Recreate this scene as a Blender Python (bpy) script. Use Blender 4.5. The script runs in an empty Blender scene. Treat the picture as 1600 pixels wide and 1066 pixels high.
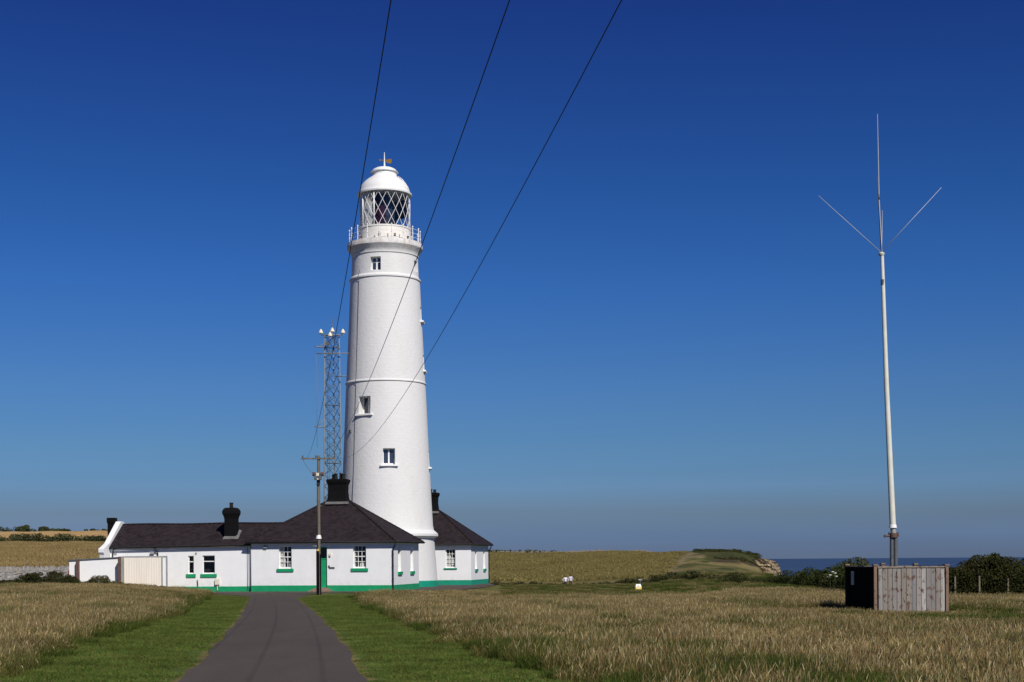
import bpy, bmesh, math, random
import numpy as np
from mathutils import Vector, Matrix
R = math.radians
random.seed(7); rng = np.random.default_rng(11)
scene = bpy.context.scene
COL = scene.collection

# ------------------------------------------------------------------ camera
EYE = 1.9            # height of the camera above the lane
F = 2300.0           # focal length in pixels of the 1600 px wide photograph
ROLL = 0.0067
HOR = 874.0
cd = bpy.data.cameras.new('camera'); cam = bpy.data.objects.new('camera', cd); COL.objects.link(cam)
cam.location = (0, 0, EYE)
cd.sensor_width = 36; cd.lens = 36*F/1600; cd.shift_y = (HOR-533)/1600
cd.clip_start = 0.1; cd.clip_end = 90000
cam.rotation_euler = (Matrix.Rotation(ROLL, 3, 'Y') @ Matrix.Rotation(R(90), 3, 'X')).to_euler()
scene.camera = cam

# ------------------------------------------------------------------ sky and sun
SUN_AZ, SUN_EL = 28.0, 41.0       # degrees right of straight behind the camera, elevation
wd = bpy.data.worlds.new('World'); scene.world = wd; wd.use_nodes = True
wn = wd.node_tree; bg = wn.nodes['Background']
sky = wn.nodes.new('ShaderNodeTexSky'); sky.sky_type = 'NISHITA'; sky.sun_disc = False
sky.sun_elevation = R(SUN_EL); sky.sun_rotation = R(180-SUN_AZ)
sky.altitude = 1500; sky.air_density = 1.0; sky.dust_density = 0.2; sky.ozone_density = 4.0
bg.inputs['Strength'].default_value = 0.075
# a polarising filter's deep blue overhead and a thin grey-violet murk low over the sea
tc = wn.nodes.new('ShaderNodeTexCoord'); sep = wn.nodes.new('ShaderNodeSeparateXYZ')
wn.links.new(tc.outputs['Generated'], sep.inputs[0])
ramp = wn.nodes.new('ShaderNodeValToRGB')
mr = wn.nodes.new('ShaderNodeMapRange'); mr.inputs[1].default_value = -0.02; mr.inputs[2].default_value = 0.42
wn.links.new(sep.outputs['Z'], mr.inputs[0]); wn.links.new(mr.outputs[0], ramp.inputs[0])
SKY_STOPS = [(0.0, (.165, .23, .47)), (.053, (.183, .253, .498)), (.077, (.209, .291, .554)), (.116, (.27, .331, .494)), (.156, (.306, .432, .646)), (.215, (.31, .483, .692)),
             (.313, (.296, .504, .785)), (.456, (.21, .476, .88)), (.594, (.158, .406, .828)), (.843, (.123, .268, .72)), (1.0, (.15, .27, .60))]
els = ramp.color_ramp.elements
while len(els) < len(SKY_STOPS): els.new(0.5)
for e, (p, c) in zip(els, SKY_STOPS): e.position = p; e.color = (*c, 1)
mul = wn.nodes.new('ShaderNodeMix'); mul.data_type = 'RGBA'; mul.blend_type = 'MULTIPLY'; mul.inputs[0].default_value = 1
wn.links.new(sky.outputs[0], mul.inputs[6]); wn.links.new(ramp.outputs[0], mul.inputs[7])
mpw = wn.nodes.new('ShaderNodeMapping'); mpw.inputs['Scale'].default_value = (1.6, 1.6, 26); wn.links.new(tc.outputs['Generated'], mpw.inputs[0])
nzw = wn.nodes.new('ShaderNodeTexNoise'); nzw.inputs['Scale'].default_value = 1.4; nzw.inputs['Detail'].default_value = 4; wn.links.new(mpw.outputs[0], nzw.inputs['Vector'])
mrn = wn.nodes.new('ShaderNodeMapRange'); [mrn.inputs[i].__setattr__('default_value', v) for i, v in ((1, .3), (2, .7), (3, .93), (4, 1.07))]; wn.links.new(nzw.outputs['Fac'], mrn.inputs[0])
mrz = wn.nodes.new('ShaderNodeMapRange'); [mrz.inputs[i].__setattr__('default_value', v) for i, v in ((1, .02), (2, .09), (3, 1), (4, 0))]; wn.links.new(sep.outputs['Z'], mrz.inputs[0])
mxn = wn.nodes.new('ShaderNodeMix'); mxn.data_type = 'FLOAT'; mxn.inputs[2].default_value = 1.0; wn.links.new(mrz.outputs[0], mxn.inputs[0]); wn.links.new(mrn.outputs[0], mxn.inputs[3])
vmu = wn.nodes.new('ShaderNodeVectorMath'); vmu.operation = 'SCALE'; wn.links.new(mul.outputs[2], vmu.inputs[0]); wn.links.new(mxn.outputs[0], vmu.inputs['Scale'])
wn.links.new(vmu.outputs[0], bg.inputs['Color'])

sl = bpy.data.lights.new('sun', 'SUN'); so = bpy.data.objects.new('sun', sl); COL.objects.link(so)
sl.energy = 4.5; sl.angle = R(0.55); sl.color = (1.0, .945, .865)
tosun = Vector((math.sin(R(SUN_AZ))*math.cos(R(SUN_EL)), -math.cos(R(SUN_AZ))*math.cos(R(SUN_EL)), math.sin(R(SUN_EL))))
so.rotation_euler = tosun.to_track_quat('Z', 'Y').to_euler(); so.location = (30, -30, 60)
scene.view_settings.view_transform = 'Standard'; scene.view_settings.look = 'None'
scene.view_settings.exposure = 0.0; scene.view_settings.gamma = 1
scene.render.engine = 'CYCLES'
scene.cycles.max_bounces = 6; scene.cycles.transparent_max_bounces = 12

# ------------------------------------------------------------------ helpers
def P(px, py, D):
    """world point seen at pixel (px,py) of the photograph at distance D along the view"""
    u = (px-800)/F; v = (HOR-py)/F
    return Vector((D*(u*math.cos(ROLL)+v*math.sin(ROLL)), D, EYE+D*(-u*math.sin(ROLL)+v*math.cos(ROLL))))

def tag(o, label=None, cat=None, group=None, kind=None):
    if label: o['label'] = label
    if cat: o['category'] = cat
    if group: o['group'] = group
    if kind: o['kind'] = kind
    return o

def empty(name, loc=(0, 0, 0), rz=0.0):
    o = bpy.data.objects.new(name, None); COL.objects.link(o); o.location = loc; o.rotation_euler = (0, 0, rz)
    o.empty_display_size = .3
    return o

class MB:
    def __init__(s): s.v = []; s.f = []; s.sm = []; s.mi = []; s.m = 0; s.smooth = False
    def quad(s, *pts):
        b = len(s.v); s.v += [tuple(p) for p in pts]; s._f(tuple(range(b, b+len(pts)))); return s
    def _f(s, f): s.f.append(f); s.sm.append(s.smooth); s.mi.append(s.m)
    def box(s, x0, x1, y0, y1, z0, z1, M=None, taper=0):
        b = len(s.v); t = taper
        pts = [(x0, y0, z0), (x1, y0, z0), (x1, y1, z0), (x0, y1, z0), (x0+t, y0+t, z1), (x1-t, y0+t, z1), (x1-t, y1-t, z1), (x0+t, y1-t, z1)]
        if M is not None: pts = [tuple(M @ Vector(p)) for p in pts]
        s.v += pts
        for f in ((0, 3, 2, 1), (4, 5, 6, 7), (0, 1, 5, 4), (1, 2, 6, 5), (2, 3, 7, 6), (3, 0, 4, 7)): s._f(tuple(b+i for i in f))
        return s
    def tube(s, pts, r, n=8, cap=True):
        """tube through points; r a number or a list"""
        pts = [Vector(p) for p in pts]; k = len(pts)
        rr = r if isinstance(r, (list, tuple)) else [r]*k
        b = len(s.v); sm = s.smooth
        prev = None
        for i, p in enumerate(pts):
            d = (pts[min(i+1, k-1)]-pts[max(i-1, 0)]).normalized()
            if prev is None:
                a = d.cross(Vector((0, 0, 1)) if abs(d.z) < .95 else Vector((1, 0, 0))).normalized()
            else:
                a = (prev - d*prev.dot(d)).normalized()
            prev = a; c = d.cross(a)
            for j in range(n):
                t = 2*math.pi*j/n
                s.v.append(tuple(p+(a*math.cos(t)+c*math.sin(t))*rr[i]))
        s.smooth = True
        for i in range(k-1):
            for j in range(n):
                s._f((b+i*n+j, b+i*n+(j+1) % n, b+(i+1)*n+(j+1) % n, b+(i+1)*n+j))
        s.smooth = False
        if cap:
            s._f(tuple(b+j for j in reversed(range(n)))); s._f(tuple(b+(k-1)*n+j for j in range(n)))
        s.smooth = sm
        return s
    def lathe(s, prof, n=48, c=(0, 0), smooth=True, a0=0, a1=2*math.pi, cap=True):
        full = abs(a1-a0-2*math.pi) < 1e-6
        m = n if full else n+1
        b = len(s.v); sm = s.smooth
        for r, z in prof:
            for j in range(m):
                t = a0+(a1-a0)*j/n
                s.v.append((c[0]+r*math.cos(t), c[1]+r*math.sin(t), z))
        s.smooth = smooth
        for i in range(len(prof)-1):
            for j in range(n):
                j2 = (j+1) % m
                s._f((b+i*m+j, b+i*m+j2, b+(i+1)*m+j2, b+(i+1)*m+j))
        s.smooth = False
        if cap and full:
            if prof[0][0] > 1e-4: s._f(tuple(b+j for j in reversed(range(m))))
            if prof[-1][0] > 1e-4: s._f(tuple(b+(len(prof)-1)*m+j for j in range(m)))
        s.smooth = sm
        return s
    def prism(s, poly, axis, a, b_):
        """extrude a polygon: axis 'x' -> poly in (y,z)"""
        def pt(p, t): return {'x': (t, p[0], p[1]), 'y': (p[0], t, p[1]), 'z': (p[0], p[1], t)}[axis]
        n = len(poly); b = len(s.v)
        s.v += [pt(p, a) for p in poly]+[pt(p, b_) for p in poly]
        s._f(tuple(b+i for i in reversed(range(n)))); s._f(tuple(b+n+i for i in range(n)))
        for i in range(n): s._f((b+i, b+(i+1) % n, b+n+(i+1) % n, b+n+i))
        return s
    def build(s, name, mat, parent=None, bevel=0, recalc=True, edge_split=False):
        me = bpy.data.meshes.new(name); me.from_pydata(s.v, [], s.f)
        mats = mat if isinstance(mat, (list, tuple)) else [mat]
        for m in mats: me.materials.append(m)
        me.polygons.foreach_set('use_smooth', s.sm); me.polygons.foreach_set('material_index', s.mi)
        bm = bmesh.new(); bm.from_mesh(me)
        if recalc: bmesh.ops.recalc_face_normals(bm, faces=bm.faces)
        uvl = bm.loops.layers.uv.new('UVMap')
        for f in bm.faces:
            n = f.normal
            t = Vector((0, 0, 1)).cross(n)
            if t.length < 1e-3: t = Vector((1, 0, 0))
            t.normalize(); w = n.cross(t)
            for l in f.loops: l[uvl].uv = (l.vert.co.dot(t), l.vert.co.dot(w))
        for e in bm.edges:
            if len(e.link_faces) == 2 and e.calc_face_angle(0) > R(34): e.smooth = False
        bm.to_mesh(me); bm.free()
        o = bpy.data.objects.new(name, me); COL.objects.link(o)
        if parent is not None: o.parent = parent
        if bevel:
            md = o.modifiers.new('bevel', 'BEVEL'); md.width = bevel; md.segments = 2; md.limit_method = 'ANGLE'; md.angle_limit = R(40)
        return o

def np_mesh(name, V, Q, mat, attrs=None, smooth=False, uv=None):
    """mesh from numpy verts and equal sized faces"""
    me = bpy.data.meshes.new(name)
    k = Q.shape[1]
    me.vertices.add(len(V)); me.vertices.foreach_set('co', np.ascontiguousarray(V, dtype=np.float32).ravel())
    me.loops.add(Q.size); me.loops.foreach_set('vertex_index', np.ascontiguousarray(Q, dtype=np.int32).ravel())
    me.polygons.add(len(Q)); me.polygons.foreach_set('loop_start', np.arange(0, Q.size, k, dtype=np.int32))
    me.polygons.foreach_set('loop_total', np.full(len(Q), k, dtype=np.int32))
    me.polygons.foreach_set('use_smooth', np.full(len(Q), bool(smooth)))
    me.update(calc_edges=True)
    for an, arr in (attrs or {}).items():
        a = me.attributes.new(an, 'FLOAT_COLOR', 'POINT')
        a.data.foreach_set('color', np.concatenate([arr, np.ones((len(arr), 1))], 1).astype(np.float32).ravel())
    me.materials.append(mat)
    return me

def link(name, me, parent=None):
    o = bpy.data.objects.new(name, me); COL.objects.link(o)
    if parent is not None: o.parent = parent
    return o

# ------------------------------------------------------------------ materials
class NT:
    def __init__(s, name):
        s.m = bpy.data.materials.new(name); s.m.use_nodes = True; s.t = s.m.node_tree
        s.p = s.t.nodes['Principled BSDF']; s.out = s.t.nodes['Material Output']
    def n(s, t, **kw):
        x = s.t.nodes.new('ShaderNode'+t)
        for k, v in kw.items(): setattr(x, k, v)
        return x
    def l(s, a, b): s.t.links.new(a, b)
    def coord(s, kind='Object'):
        if kind == 'Position': return s.n('NewGeometry').outputs['Position']
        return s.n('TexCoord').outputs[kind]
    def noise(s, vec, scale, detail=4, rough=.6, stretch=None):
        if stretch:
            mp = s.n('Mapping'); mp.inputs['Scale'].default_value = stretch; s.l(vec, mp.inputs[0]); vec = mp.outputs[0]
        x = s.n('TexNoise'); x.inputs['Scale'].default_value = scale; x.inputs['Detail'].default_value = detail; x.inputs['Roughness'].default_value = rough
        s.l(vec, x.inputs['Vector']); return x.outputs['Fac']
    def rng(s, fac, a, b, c, d):
        x = s.n('MapRange'); s.l(fac, x.inputs[0])
        for i, v in enumerate((a, b, c, d)): x.inputs[i+1].default_value = v
        return x.outputs[0]
    def mix(s, fac, a, b, mode='MIX'):
        x = s.n('Mix', data_type='RGBA', blend_type=mode)
        for i, v in ((0, fac), (6, a), (7, b)):
            if isinstance(v, (int, float)): x.inputs[i].default_value = v
            elif isinstance(v, tuple): x.inputs[i].default_value = (*v[:3], 1)
            else: s.l(v, x.inputs[i])
        return x.outputs[2]
    def math(s, op, a, b=0.0):
        x = s.n('Math', operation=op)
        for i, v in enumerate((a, b)):
            if isinstance(v, (int, float)): x.inputs[i].default_value = v
            else: s.l(v, x.inputs[i])
        return x.outputs[0]
    def bump(s, h, strength=.4, dist=.02):
        x = s.n('Bump'); x.inputs['Strength'].default_value = strength; x.inputs['Distance'].default_value = dist
        s.l(h, x.inputs['Height']); s.l(x.outputs[0], s.p.inputs['Normal']); return x
    def set(s, col=None, rough=None, metal=None, spec=None):
        if col is not None:
            if isinstance(col, tuple): s.p.inputs['Base Color'].default_value = (*col[:3], 1)
            else: s.l(col, s.p.inputs['Base Color'])
        if rough is not None:
            if isinstance(rough, (int, float)): s.p.inputs['Roughness'].default_value = rough
            else: s.l(rough, s.p.inputs['Roughness'])
        if metal is not None: s.p.inputs['Metallic'].default_value = metal
        if spec is not None: s.p.inputs['Specular IOR Level'].default_value = spec
        return s.m

def simple(name, col, rough=.6, var=.18, scale=2.5, bump=.15, bscale=25, metal=0, dirt=None, stretch=None):
    t = NT(name); c = t.coord()
    f = t.noise(c, scale, 5, .6, stretch)
    lo = tuple(x*(1-var) for x in col); hi = tuple(min(1, x*(1+var)) for x in col)
    out = t.mix(t.rng(f, .3, .7, 0, 1), lo, hi)
    if dirt:
        g = t.noise(c, scale*.45, 6, .7, (1, 1, .4)); out = t.mix(t.rng(g, .55, .78, 0, dirt[1]), out, dirt[0])
    if bump: t.bump(t.noise(c, bscale, 3), bump, .01)
    return t.set(out, rough, metal)

M = {}
M['white'] = simple('white_masonry_paint', (.80, .81, .82), .75, .035, 1.3, .35, 14, dirt=((.60, .58, .53), .35))
def weather(m):
    nt = m.node_tree; p = nt.nodes['Principled BSDF']; src = p.inputs['Base Color'].links[0].from_socket
    t = NT.__new__(NT); t.m = m; t.t = nt; t.p = p
    c = t.coord(); z = t.n('SeparateXYZ'); t.l(c, z.inputs[0])
    st = t.noise(c, 2.2, 5, .7, (2.5, 2.5, .16)); sp = t.noise(c, 3.0, 5, .75)
    low = t.math('MULTIPLY', t.rng(z.outputs['Z'], .45, 1.15, 1, 0), t.rng(sp, .42, .68, 0, .45))
    col = t.mix(t.rng(st, .60, .80, 0, .20), src, (.56, .545, .50)); col = t.mix(low, col, (.52, .50, .44))
    t.l(col, p.inputs['Base Color'])
weather(M['white'])
M['white_gloss'] = simple('white_gloss_paint', (.80, .80, .79), .4, .04, 3, .05)
M['white_stain'] = simple('stained_white_paint', (.76, .74, .69), .7, .06, 1.5, .3, 14, dirt=((.42, .26, .11), 1.0))
M['green'] = simple('green_paint', (.006, .29, .115), .5, .12, 2, .1, 12)
M['teal'] = simple('sea_green_paint', (.006, .27, .17), .5, .12, 2, .1, 12)
M['black'] = simple('black_tarred_render', (.0045, .0045, .0052), .9, .3, 3, .6, 14)
M['blackiron'] = simple('black_iron', (.008, .008, .009), .75, .2, 4, .1)
M['lead'] = simple('lead_flashing', (.13, .125, .125), .7, .3, 4, .2)
M['greymetal'] = simple('galvanised_steel', (.30, .31, .31), .6, .2, 6, .1)
M['lattice'] = simple('dull_zinc_steel', (.19, .20, .205), .7, .25, 6, .1)
M['darkmetal'] = simple('weathered_steel', (.09, .10, .11), .5, .3, 8, .2)
M['mast'] = simple('pale_glass_fibre', (.66, .66, .58), .5, .08, 3, .03)
M['whip'] = simple('dull_aluminium', (.42, .44, .45), .45, .1, 4, 0)
M['polewood'] = simple('weathered_pole_wood', (.145, .125, .10), .85, .4, 6, .5, 30, stretch=(1, 1, .08))
M['brownpaint'] = simple('brown_oxide_paint', (.10, .055, .045), .7, .3, 5, .3)
M['cream'] = simple('cream_painted_boards', (.82, .755, .66), .6, .06, 3, .05, stretch=(1, 1, .1))
M['gold'] = simple('tarnished_gilt', (.30, .17, .03), .5, .2, 5, .1)
M['stone_step'] = simple('red_brown_step_stone', (.26, .17, .13), .85, .3, 6, .5)
M['rustred'] = simple('red_oxide', (.22, .05, .03), .7, .3, 6, .2)
M['yellow'] = simple('yellow_paint', (.75, .52, .07), .5, .1, 5, 0)
M['terracotta'] = simple('dark_clay_pot', (.008, .007, .007), .9, .3, 8, .3)
M['cone'] = simple('cream_plastic', (.72, .66, .52), .5, .08, 5, 0)
M['curtain'] = simple('pale_curtain', (.62, .60, .57), .9, .12, 9, .2)
M['dark'] = simple('dark_interior', (.012, .012, .015), .8, .1, 3, 0)
M['wire'] = simple('black_cable', (.012, .012, .013), .6, .1, 3, 0)
M['skin'] = simple('skin', (.42, .24, .17), .6, .1, 8, 0)
M['shirt'] = simple('white_shirt', (.75, .74, .80), .9, .06, 8, .1)
M['lilac'] = simple('pale_lilac_shirt', (.62, .58, .70), .9, .06, 8, .1)
M['trouser'] = simple('dark_trousers', (.03, .025, .03), .9, .2, 8, .1)
M['hair'] = simple('dark_hair', (.02, .015, .012), .8, .2, 20, .2)
M['stem'] = simple('green_stem', (.06, .08, .025), .8, .2, 8, 0)
M['petal'] = simple('white_umbel', (.78, .78, .72), .8, .05, 20, 0)
M['paleplate'] = simple('pale_plate', (.30, .30, .28), .5, .2, 6, 0)

# slate roof
t = NT('slate_roof'); uv = t.coord('UV')
bt = t.n('TexBrick'); bt.inputs['Scale'].default_value = 1; bt.inputs['Brick Width'].default_value = .30; bt.inputs['Row Height'].default_value = .20
bt.inputs['Mortar Size'].default_value = .008; bt.inputs['Color1'].default_value = (.0115, .0085, .0105, 1); bt.inputs['Color2'].default_value = (.031, .022, .026, 1)
bt.inputs['Mortar'].default_value = (.007, .005, .0055, 1); bt.offset = .5
t.l(uv, bt.inputs['Vector'])
c = t.coord()
col = t.mix(t.rng(t.noise(c, .7, 5, .65), .35, .75, 0, .55), bt.outputs['Color'], (.029, .021, .0235))
col = t.mix(t.rng(t.noise(c, 6, 6, .7), .60, .72, 0, .4), col, (.085, .070, .055))
t.bump(t.math('ADD', t.math('MULTIPLY', bt.outputs['Fac'], -1.0), t.noise(uv, 9, 3)), .5, .015)
M['slate'] = t.set(col, .8, spec=.15)

# painted brick of the tower: faint coursing under thick white paint
t = NT('tower_paint'); c = t.coord()
sx = t.n('SeparateXYZ'); t.l(c, sx.inputs[0])
ang = t.math('MULTIPLY', t.math('ARCTAN2', sx.outputs['Y'], sx.outputs['X']), 3.6)
cb = t.n('CombineXYZ'); t.l(ang, cb.inputs[0]); t.l(sx.outputs['Z'], cb.inputs[1])
bt = t.n('TexBrick'); bt.inputs['Scale'].default_value = 1; bt.inputs['Brick Width'].default_value = .62; bt.inputs['Row Height'].default_value = .27
bt.inputs['Mortar Size'].default_value = .02; bt.inputs['Mortar Smooth'].default_value = .6
t.l(cb.outputs[0], bt.inputs['Vector'])
col = t.mix(t.rng(t.noise(c, .55, 6, .65, (1, 1, .45)), .5, .8, 0, .5), (.70, .70, .70), (.61, .59, .545))
rz = t.math('MULTIPLY', t.rng(sx.outputs['Z'], 29.5, 30.5, 0, 1), t.rng(t.noise(c, 1.6, 6, .75, (1, 1, .35)), .44, .66, 0, .8)); col = t.mix(rz, col, (.36, .27, .17))
low = t.math('MULTIPLY', t.rng(sx.outputs['Z'], 0.4, 2.2, 1, 0), t.rng(t.noise(c, 1.1, 5, .75), .45, .7, 0, .35)); col = t.mix(low, col, (.50, .48, .43))
h = t.math('ADD', t.math('MULTIPLY', bt.outputs['Fac'], -.16), t.math('MULTIPLY', t.noise(c, 3.2, 5, .62), 1.5))
t.bump(h, .36, .05)
M['tower'] = t.set(col, .7)

# tarmac
t = NT('tarmac'); c = t.coord('Position')
col = t.mix(t.rng(t.noise(c, .8, 6, .65, (1, .15, 1)), .3, .7, 0, 1), (.054, .042, .0345), (.080, .062, .050))
col = t.mix(t.rng(t.noise(c, 34, 3, .85), .58, .76, 0, .85), col, (.17, .145, .125)); col = t.mix(t.rng(t.noise(c, 22, 3, .8), .60, .75, 0, .7), col, (.028, .022, .018))
ca = t.n('Attribute'); ca.attribute_name = 'wear'
col = t.mix(t.math('MULTIPLY', t.math('MULTIPLY', ca.outputs['Fac'], .28), t.rng(t.noise(c, .7, 4, .7), .35, .65, .15, 1)), col, (.043, .034, .030))
col = t.mix(t.rng(t.noise(c, .28, 3, .6), .56, .60, 0, .35), col, (.050, .040, .036))
vc_ = t.n('TexVoronoi', feature='DISTANCE_TO_EDGE'); vc_.inputs['Scale'].default_value = .55
wv = t.n('VectorMath', operation='ADD'); t.l(c, wv.inputs[0]); nz = t.n('TexNoise'); nz.inputs['Scale'].default_value = 1.3; nz.inputs['Detail'].default_value = 5; t.l(c, nz.inputs['Vector']); t.l(nz.outputs['Color'], wv.inputs[1]); t.l(wv.outputs[0], vc_.inputs['Vector'])
col = t.mix(t.rng(vc_.outputs['Distance'], .004, .012, .5, 0), col, (.020, .017, .015))
col = t.mix(t.rng(t.noise(c, 14, 4, .8), .35, .7, 0, .5), col, (.098, .080, .068))
sp = t.noise(c, 3.2, 2, .5); col = t.mix(t.rng(sp, .70, .74, 0, .5), col, (.12, .10, .088))
t.bump(t.noise(c, 60, 2), .5, .01)
M['tarmac'] = t.set(col, .85, spec=.3)

# terrain: colour of each field from an attribute, broken by noise
t = NT('ground'); c = t.coord('Position')
a = t.n('Attribute'); a.attribute_name = 'col'
f1 = t.rng(t.noise(c, .06, 6, .65), .3, .7, .78, 1.22); f2 = t.rng(t.noise(c, .9, 6, .8), .3, .7, .60, 1.42); f3 = t.rng(t.noise(c, .35, 4, .7, (.6, 1.3, 1)), .3, .7, .88, 1.12)
v = t.math('MULTIPLY', t.math('MULTIPLY', f1, f2), f3)
vc = t.n('CombineXYZ'); [t.l(v, vc.inputs[i]) for i in range(3)]
col = t.mix(1.0, a.outputs['Color'], vc.outputs[0], 'MULTIPLY')
col = t.mix(t.rng(t.noise(c, .13, 5, .7), .58, .75, 0, .3), col, (.075, .085, .028))
t.bump(t.noise(c, 2.2, 6, .75), .8, .25)
M['ground'] = t.set(col, .95, spec=.1)

# sea
t = NT('sea_water'); c = t.coord('Position')
col = t.mix(t.rng(t.noise(c, .0016, 6, .65, (.25, 1, 1)), .38, .66, 0, 1), (.024, .046, .092), (.044, .076, .145))
t.bump(t.noise(c, .12, 5, .65, (.5, 1, 1)), .5, 1.5)
M['sea'] = t.set(col, .45, spec=.25)

# cliff: bedded limestone
t = NT('cliff_rock'); c = t.coord('Position')
sx = t.n('SeparateXYZ'); t.l(c, sx.inputs[0])
warp = t.math('ADD', sx.outputs['Z'], t.math('MULTIPLY', t.noise(c, .35, 3), .8))
st = t.noise(c, 1.0, 5, .65, (.10, .10, 2.6))
col = t.mix(t.rng(st, .36, .62, 0, 1), (.10, .075, .045), (.46, .36, .22))
col = t.mix(t.rng(t.noise(c, .6, 5, .7), .5, .7, 0, .7), col, (.22, .15, .09))
t.bump(t.noise(c, 1.2, 5, .7), .8, .4)
M['cliff'] = t.set(col, .9)

# stone of the field walls
t = NT('lias_stone'); c = t.coord()
a = t.n('Attribute'); a.attribute_name = 'bc'
col = t.mix(t.rng(t.noise(c, 7, 5, .7), .35, .7, 0, .6), a.outputs['Color'], (.36, .33, .30))
t.bump(t.noise(c, 14, 4, .7), .6, .03)
M['stone'] = t.set(col, .9)

# boards of the enclosure: colour of each board from an attribute, knots and stain
t = NT('weathered_boards'); c = t.coord()
a = t.n('Attribute'); a.attribute_name = 'bc'
g = t.noise(c, 5, 6, .7, (3.0, 3.0, .15)); col = t.mix(t.rng(g, .3, .7, 0, .6), a.outputs['Color'], (.14, .115, .10))
k = t.noise(c, 4.0, 3, .5, (1.6, 1.6, 1.0)); col = t.mix(t.rng(k, .555, .66, 0, .85), col, (.105, .052, .036))
vo = t.n('TexVoronoi'); vo.inputs['Scale'].default_value = 3.4
mp = t.n('Mapping'); mp.inputs['Scale'].default_value = (1.6, 1.6, .9); t.l(c, mp.inputs[0]); t.l(mp.outputs[0], vo.inputs['Vector'])
col = t.mix(t.rng(vo.outputs['Distance'], .09, .16, .9, 0), col, (.035, .018, .013))
t.bump(g, .5, .01)
M['boards'] = t.set(col, .85, spec=.2)
M['darkboards'] = simple('near_black_boards', (.0045, .0035, .0032), .95, .3, 6, .3, 12, stretch=(2, 2, .1)); M['darkboards'].node_tree.nodes['Principled BSDF'].inputs['Specular IOR Level'].default_value = .08  # near-black colour for the left face boards and the backing
M['black'].node_tree.nodes['Principled BSDF'].inputs['Specular IOR Level'].default_value = .15
M['oldpost'] = simple('old_post_wood', (.15, .135, .085), .9, .3, 6, .3)

# glass: clear with a reflection
t = NT('window_glass')
gl = t.n('BsdfGlossy'); gl.inputs['Roughness'].default_value = .03; tr = t.n('BsdfTransparent'); tr.inputs[0].default_value = (.93, .95, .95, 1)
fr = t.n('LayerWeight'); fr.inputs[0].default_value = .5; mx = t.n('MixShader')
t.l(t.math('ADD', t.math('MULTIPLY', t.math('POWER', fr.outputs['Facing'], 4.0), .8), .05), mx.inputs[0]); t.l(tr.outputs[0], mx.inputs[1]); t.l(gl.outputs[0], mx.inputs[2]); t.l(mx.outputs[0], t.out.inputs[0])
M['glass'] = t.m
t = NT('lens_glass'); M['lens'] = t.set((.03, .04, .07), .08, spec=.8)
t = NT('red_shade'); M['redglass'] = t.set((.045, .008, .016), .25)

def leafmat(name, patch=None, trans=.3, attr='bc', low=.7, high=1.3, nscale=.5):
    t = NT(name); a = t.n('Attribute'); a.attribute_name = attr; c = t.coord('Position')
    v = t.rng(t.noise(c, nscale, 5, .7), .3, .7, low, high)
    vc = t.n('CombineXYZ'); [t.l(v, vc.inputs[i]) for i in range(3)]
    col = t.mix(1.0, a.outputs['Color'], vc.outputs[0], 'MULTIPLY')
    if patch:
        pcol, sc, lo, hi, amt = patch
        col = t.mix(t.rng(t.noise(c, sc, 4, .65), lo, hi, 0, amt), col, pcol)
    d = t.n('BsdfDiffuse'); tl = t.n('BsdfTranslucent'); mx = t.n('MixShader'); mx.inputs[0].default_value = trans
    t.l(col, d.inputs[0]); t.l(col, tl.inputs[0]); t.l(d.outputs[0], mx.inputs[1]); t.l(tl.outputs[0], mx.inputs[2]); t.l(mx.outputs[0], t.out.inputs[0])
    return t.m
M['leaf'] = leafmat('leaves', None, .25)
M['farleaf'] = leafmat('distant_leaves', None, .15, nscale=.08)
M['meadow'] = leafmat('meadow_blades', ((.068, .098, .020), .24, .51, .64, .66), .3, low=.68, high=1.5, nscale=.45)
M['crop'] = leafmat('crop_blades', None, .25, low=.98, high=1.5, nscale=.12)
M['mown'] = leafmat('mown_blades', ((.15, .150, .042), .30, .52, .72, .45), .3, low=.62, high=1.55, nscale=.9)

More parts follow.
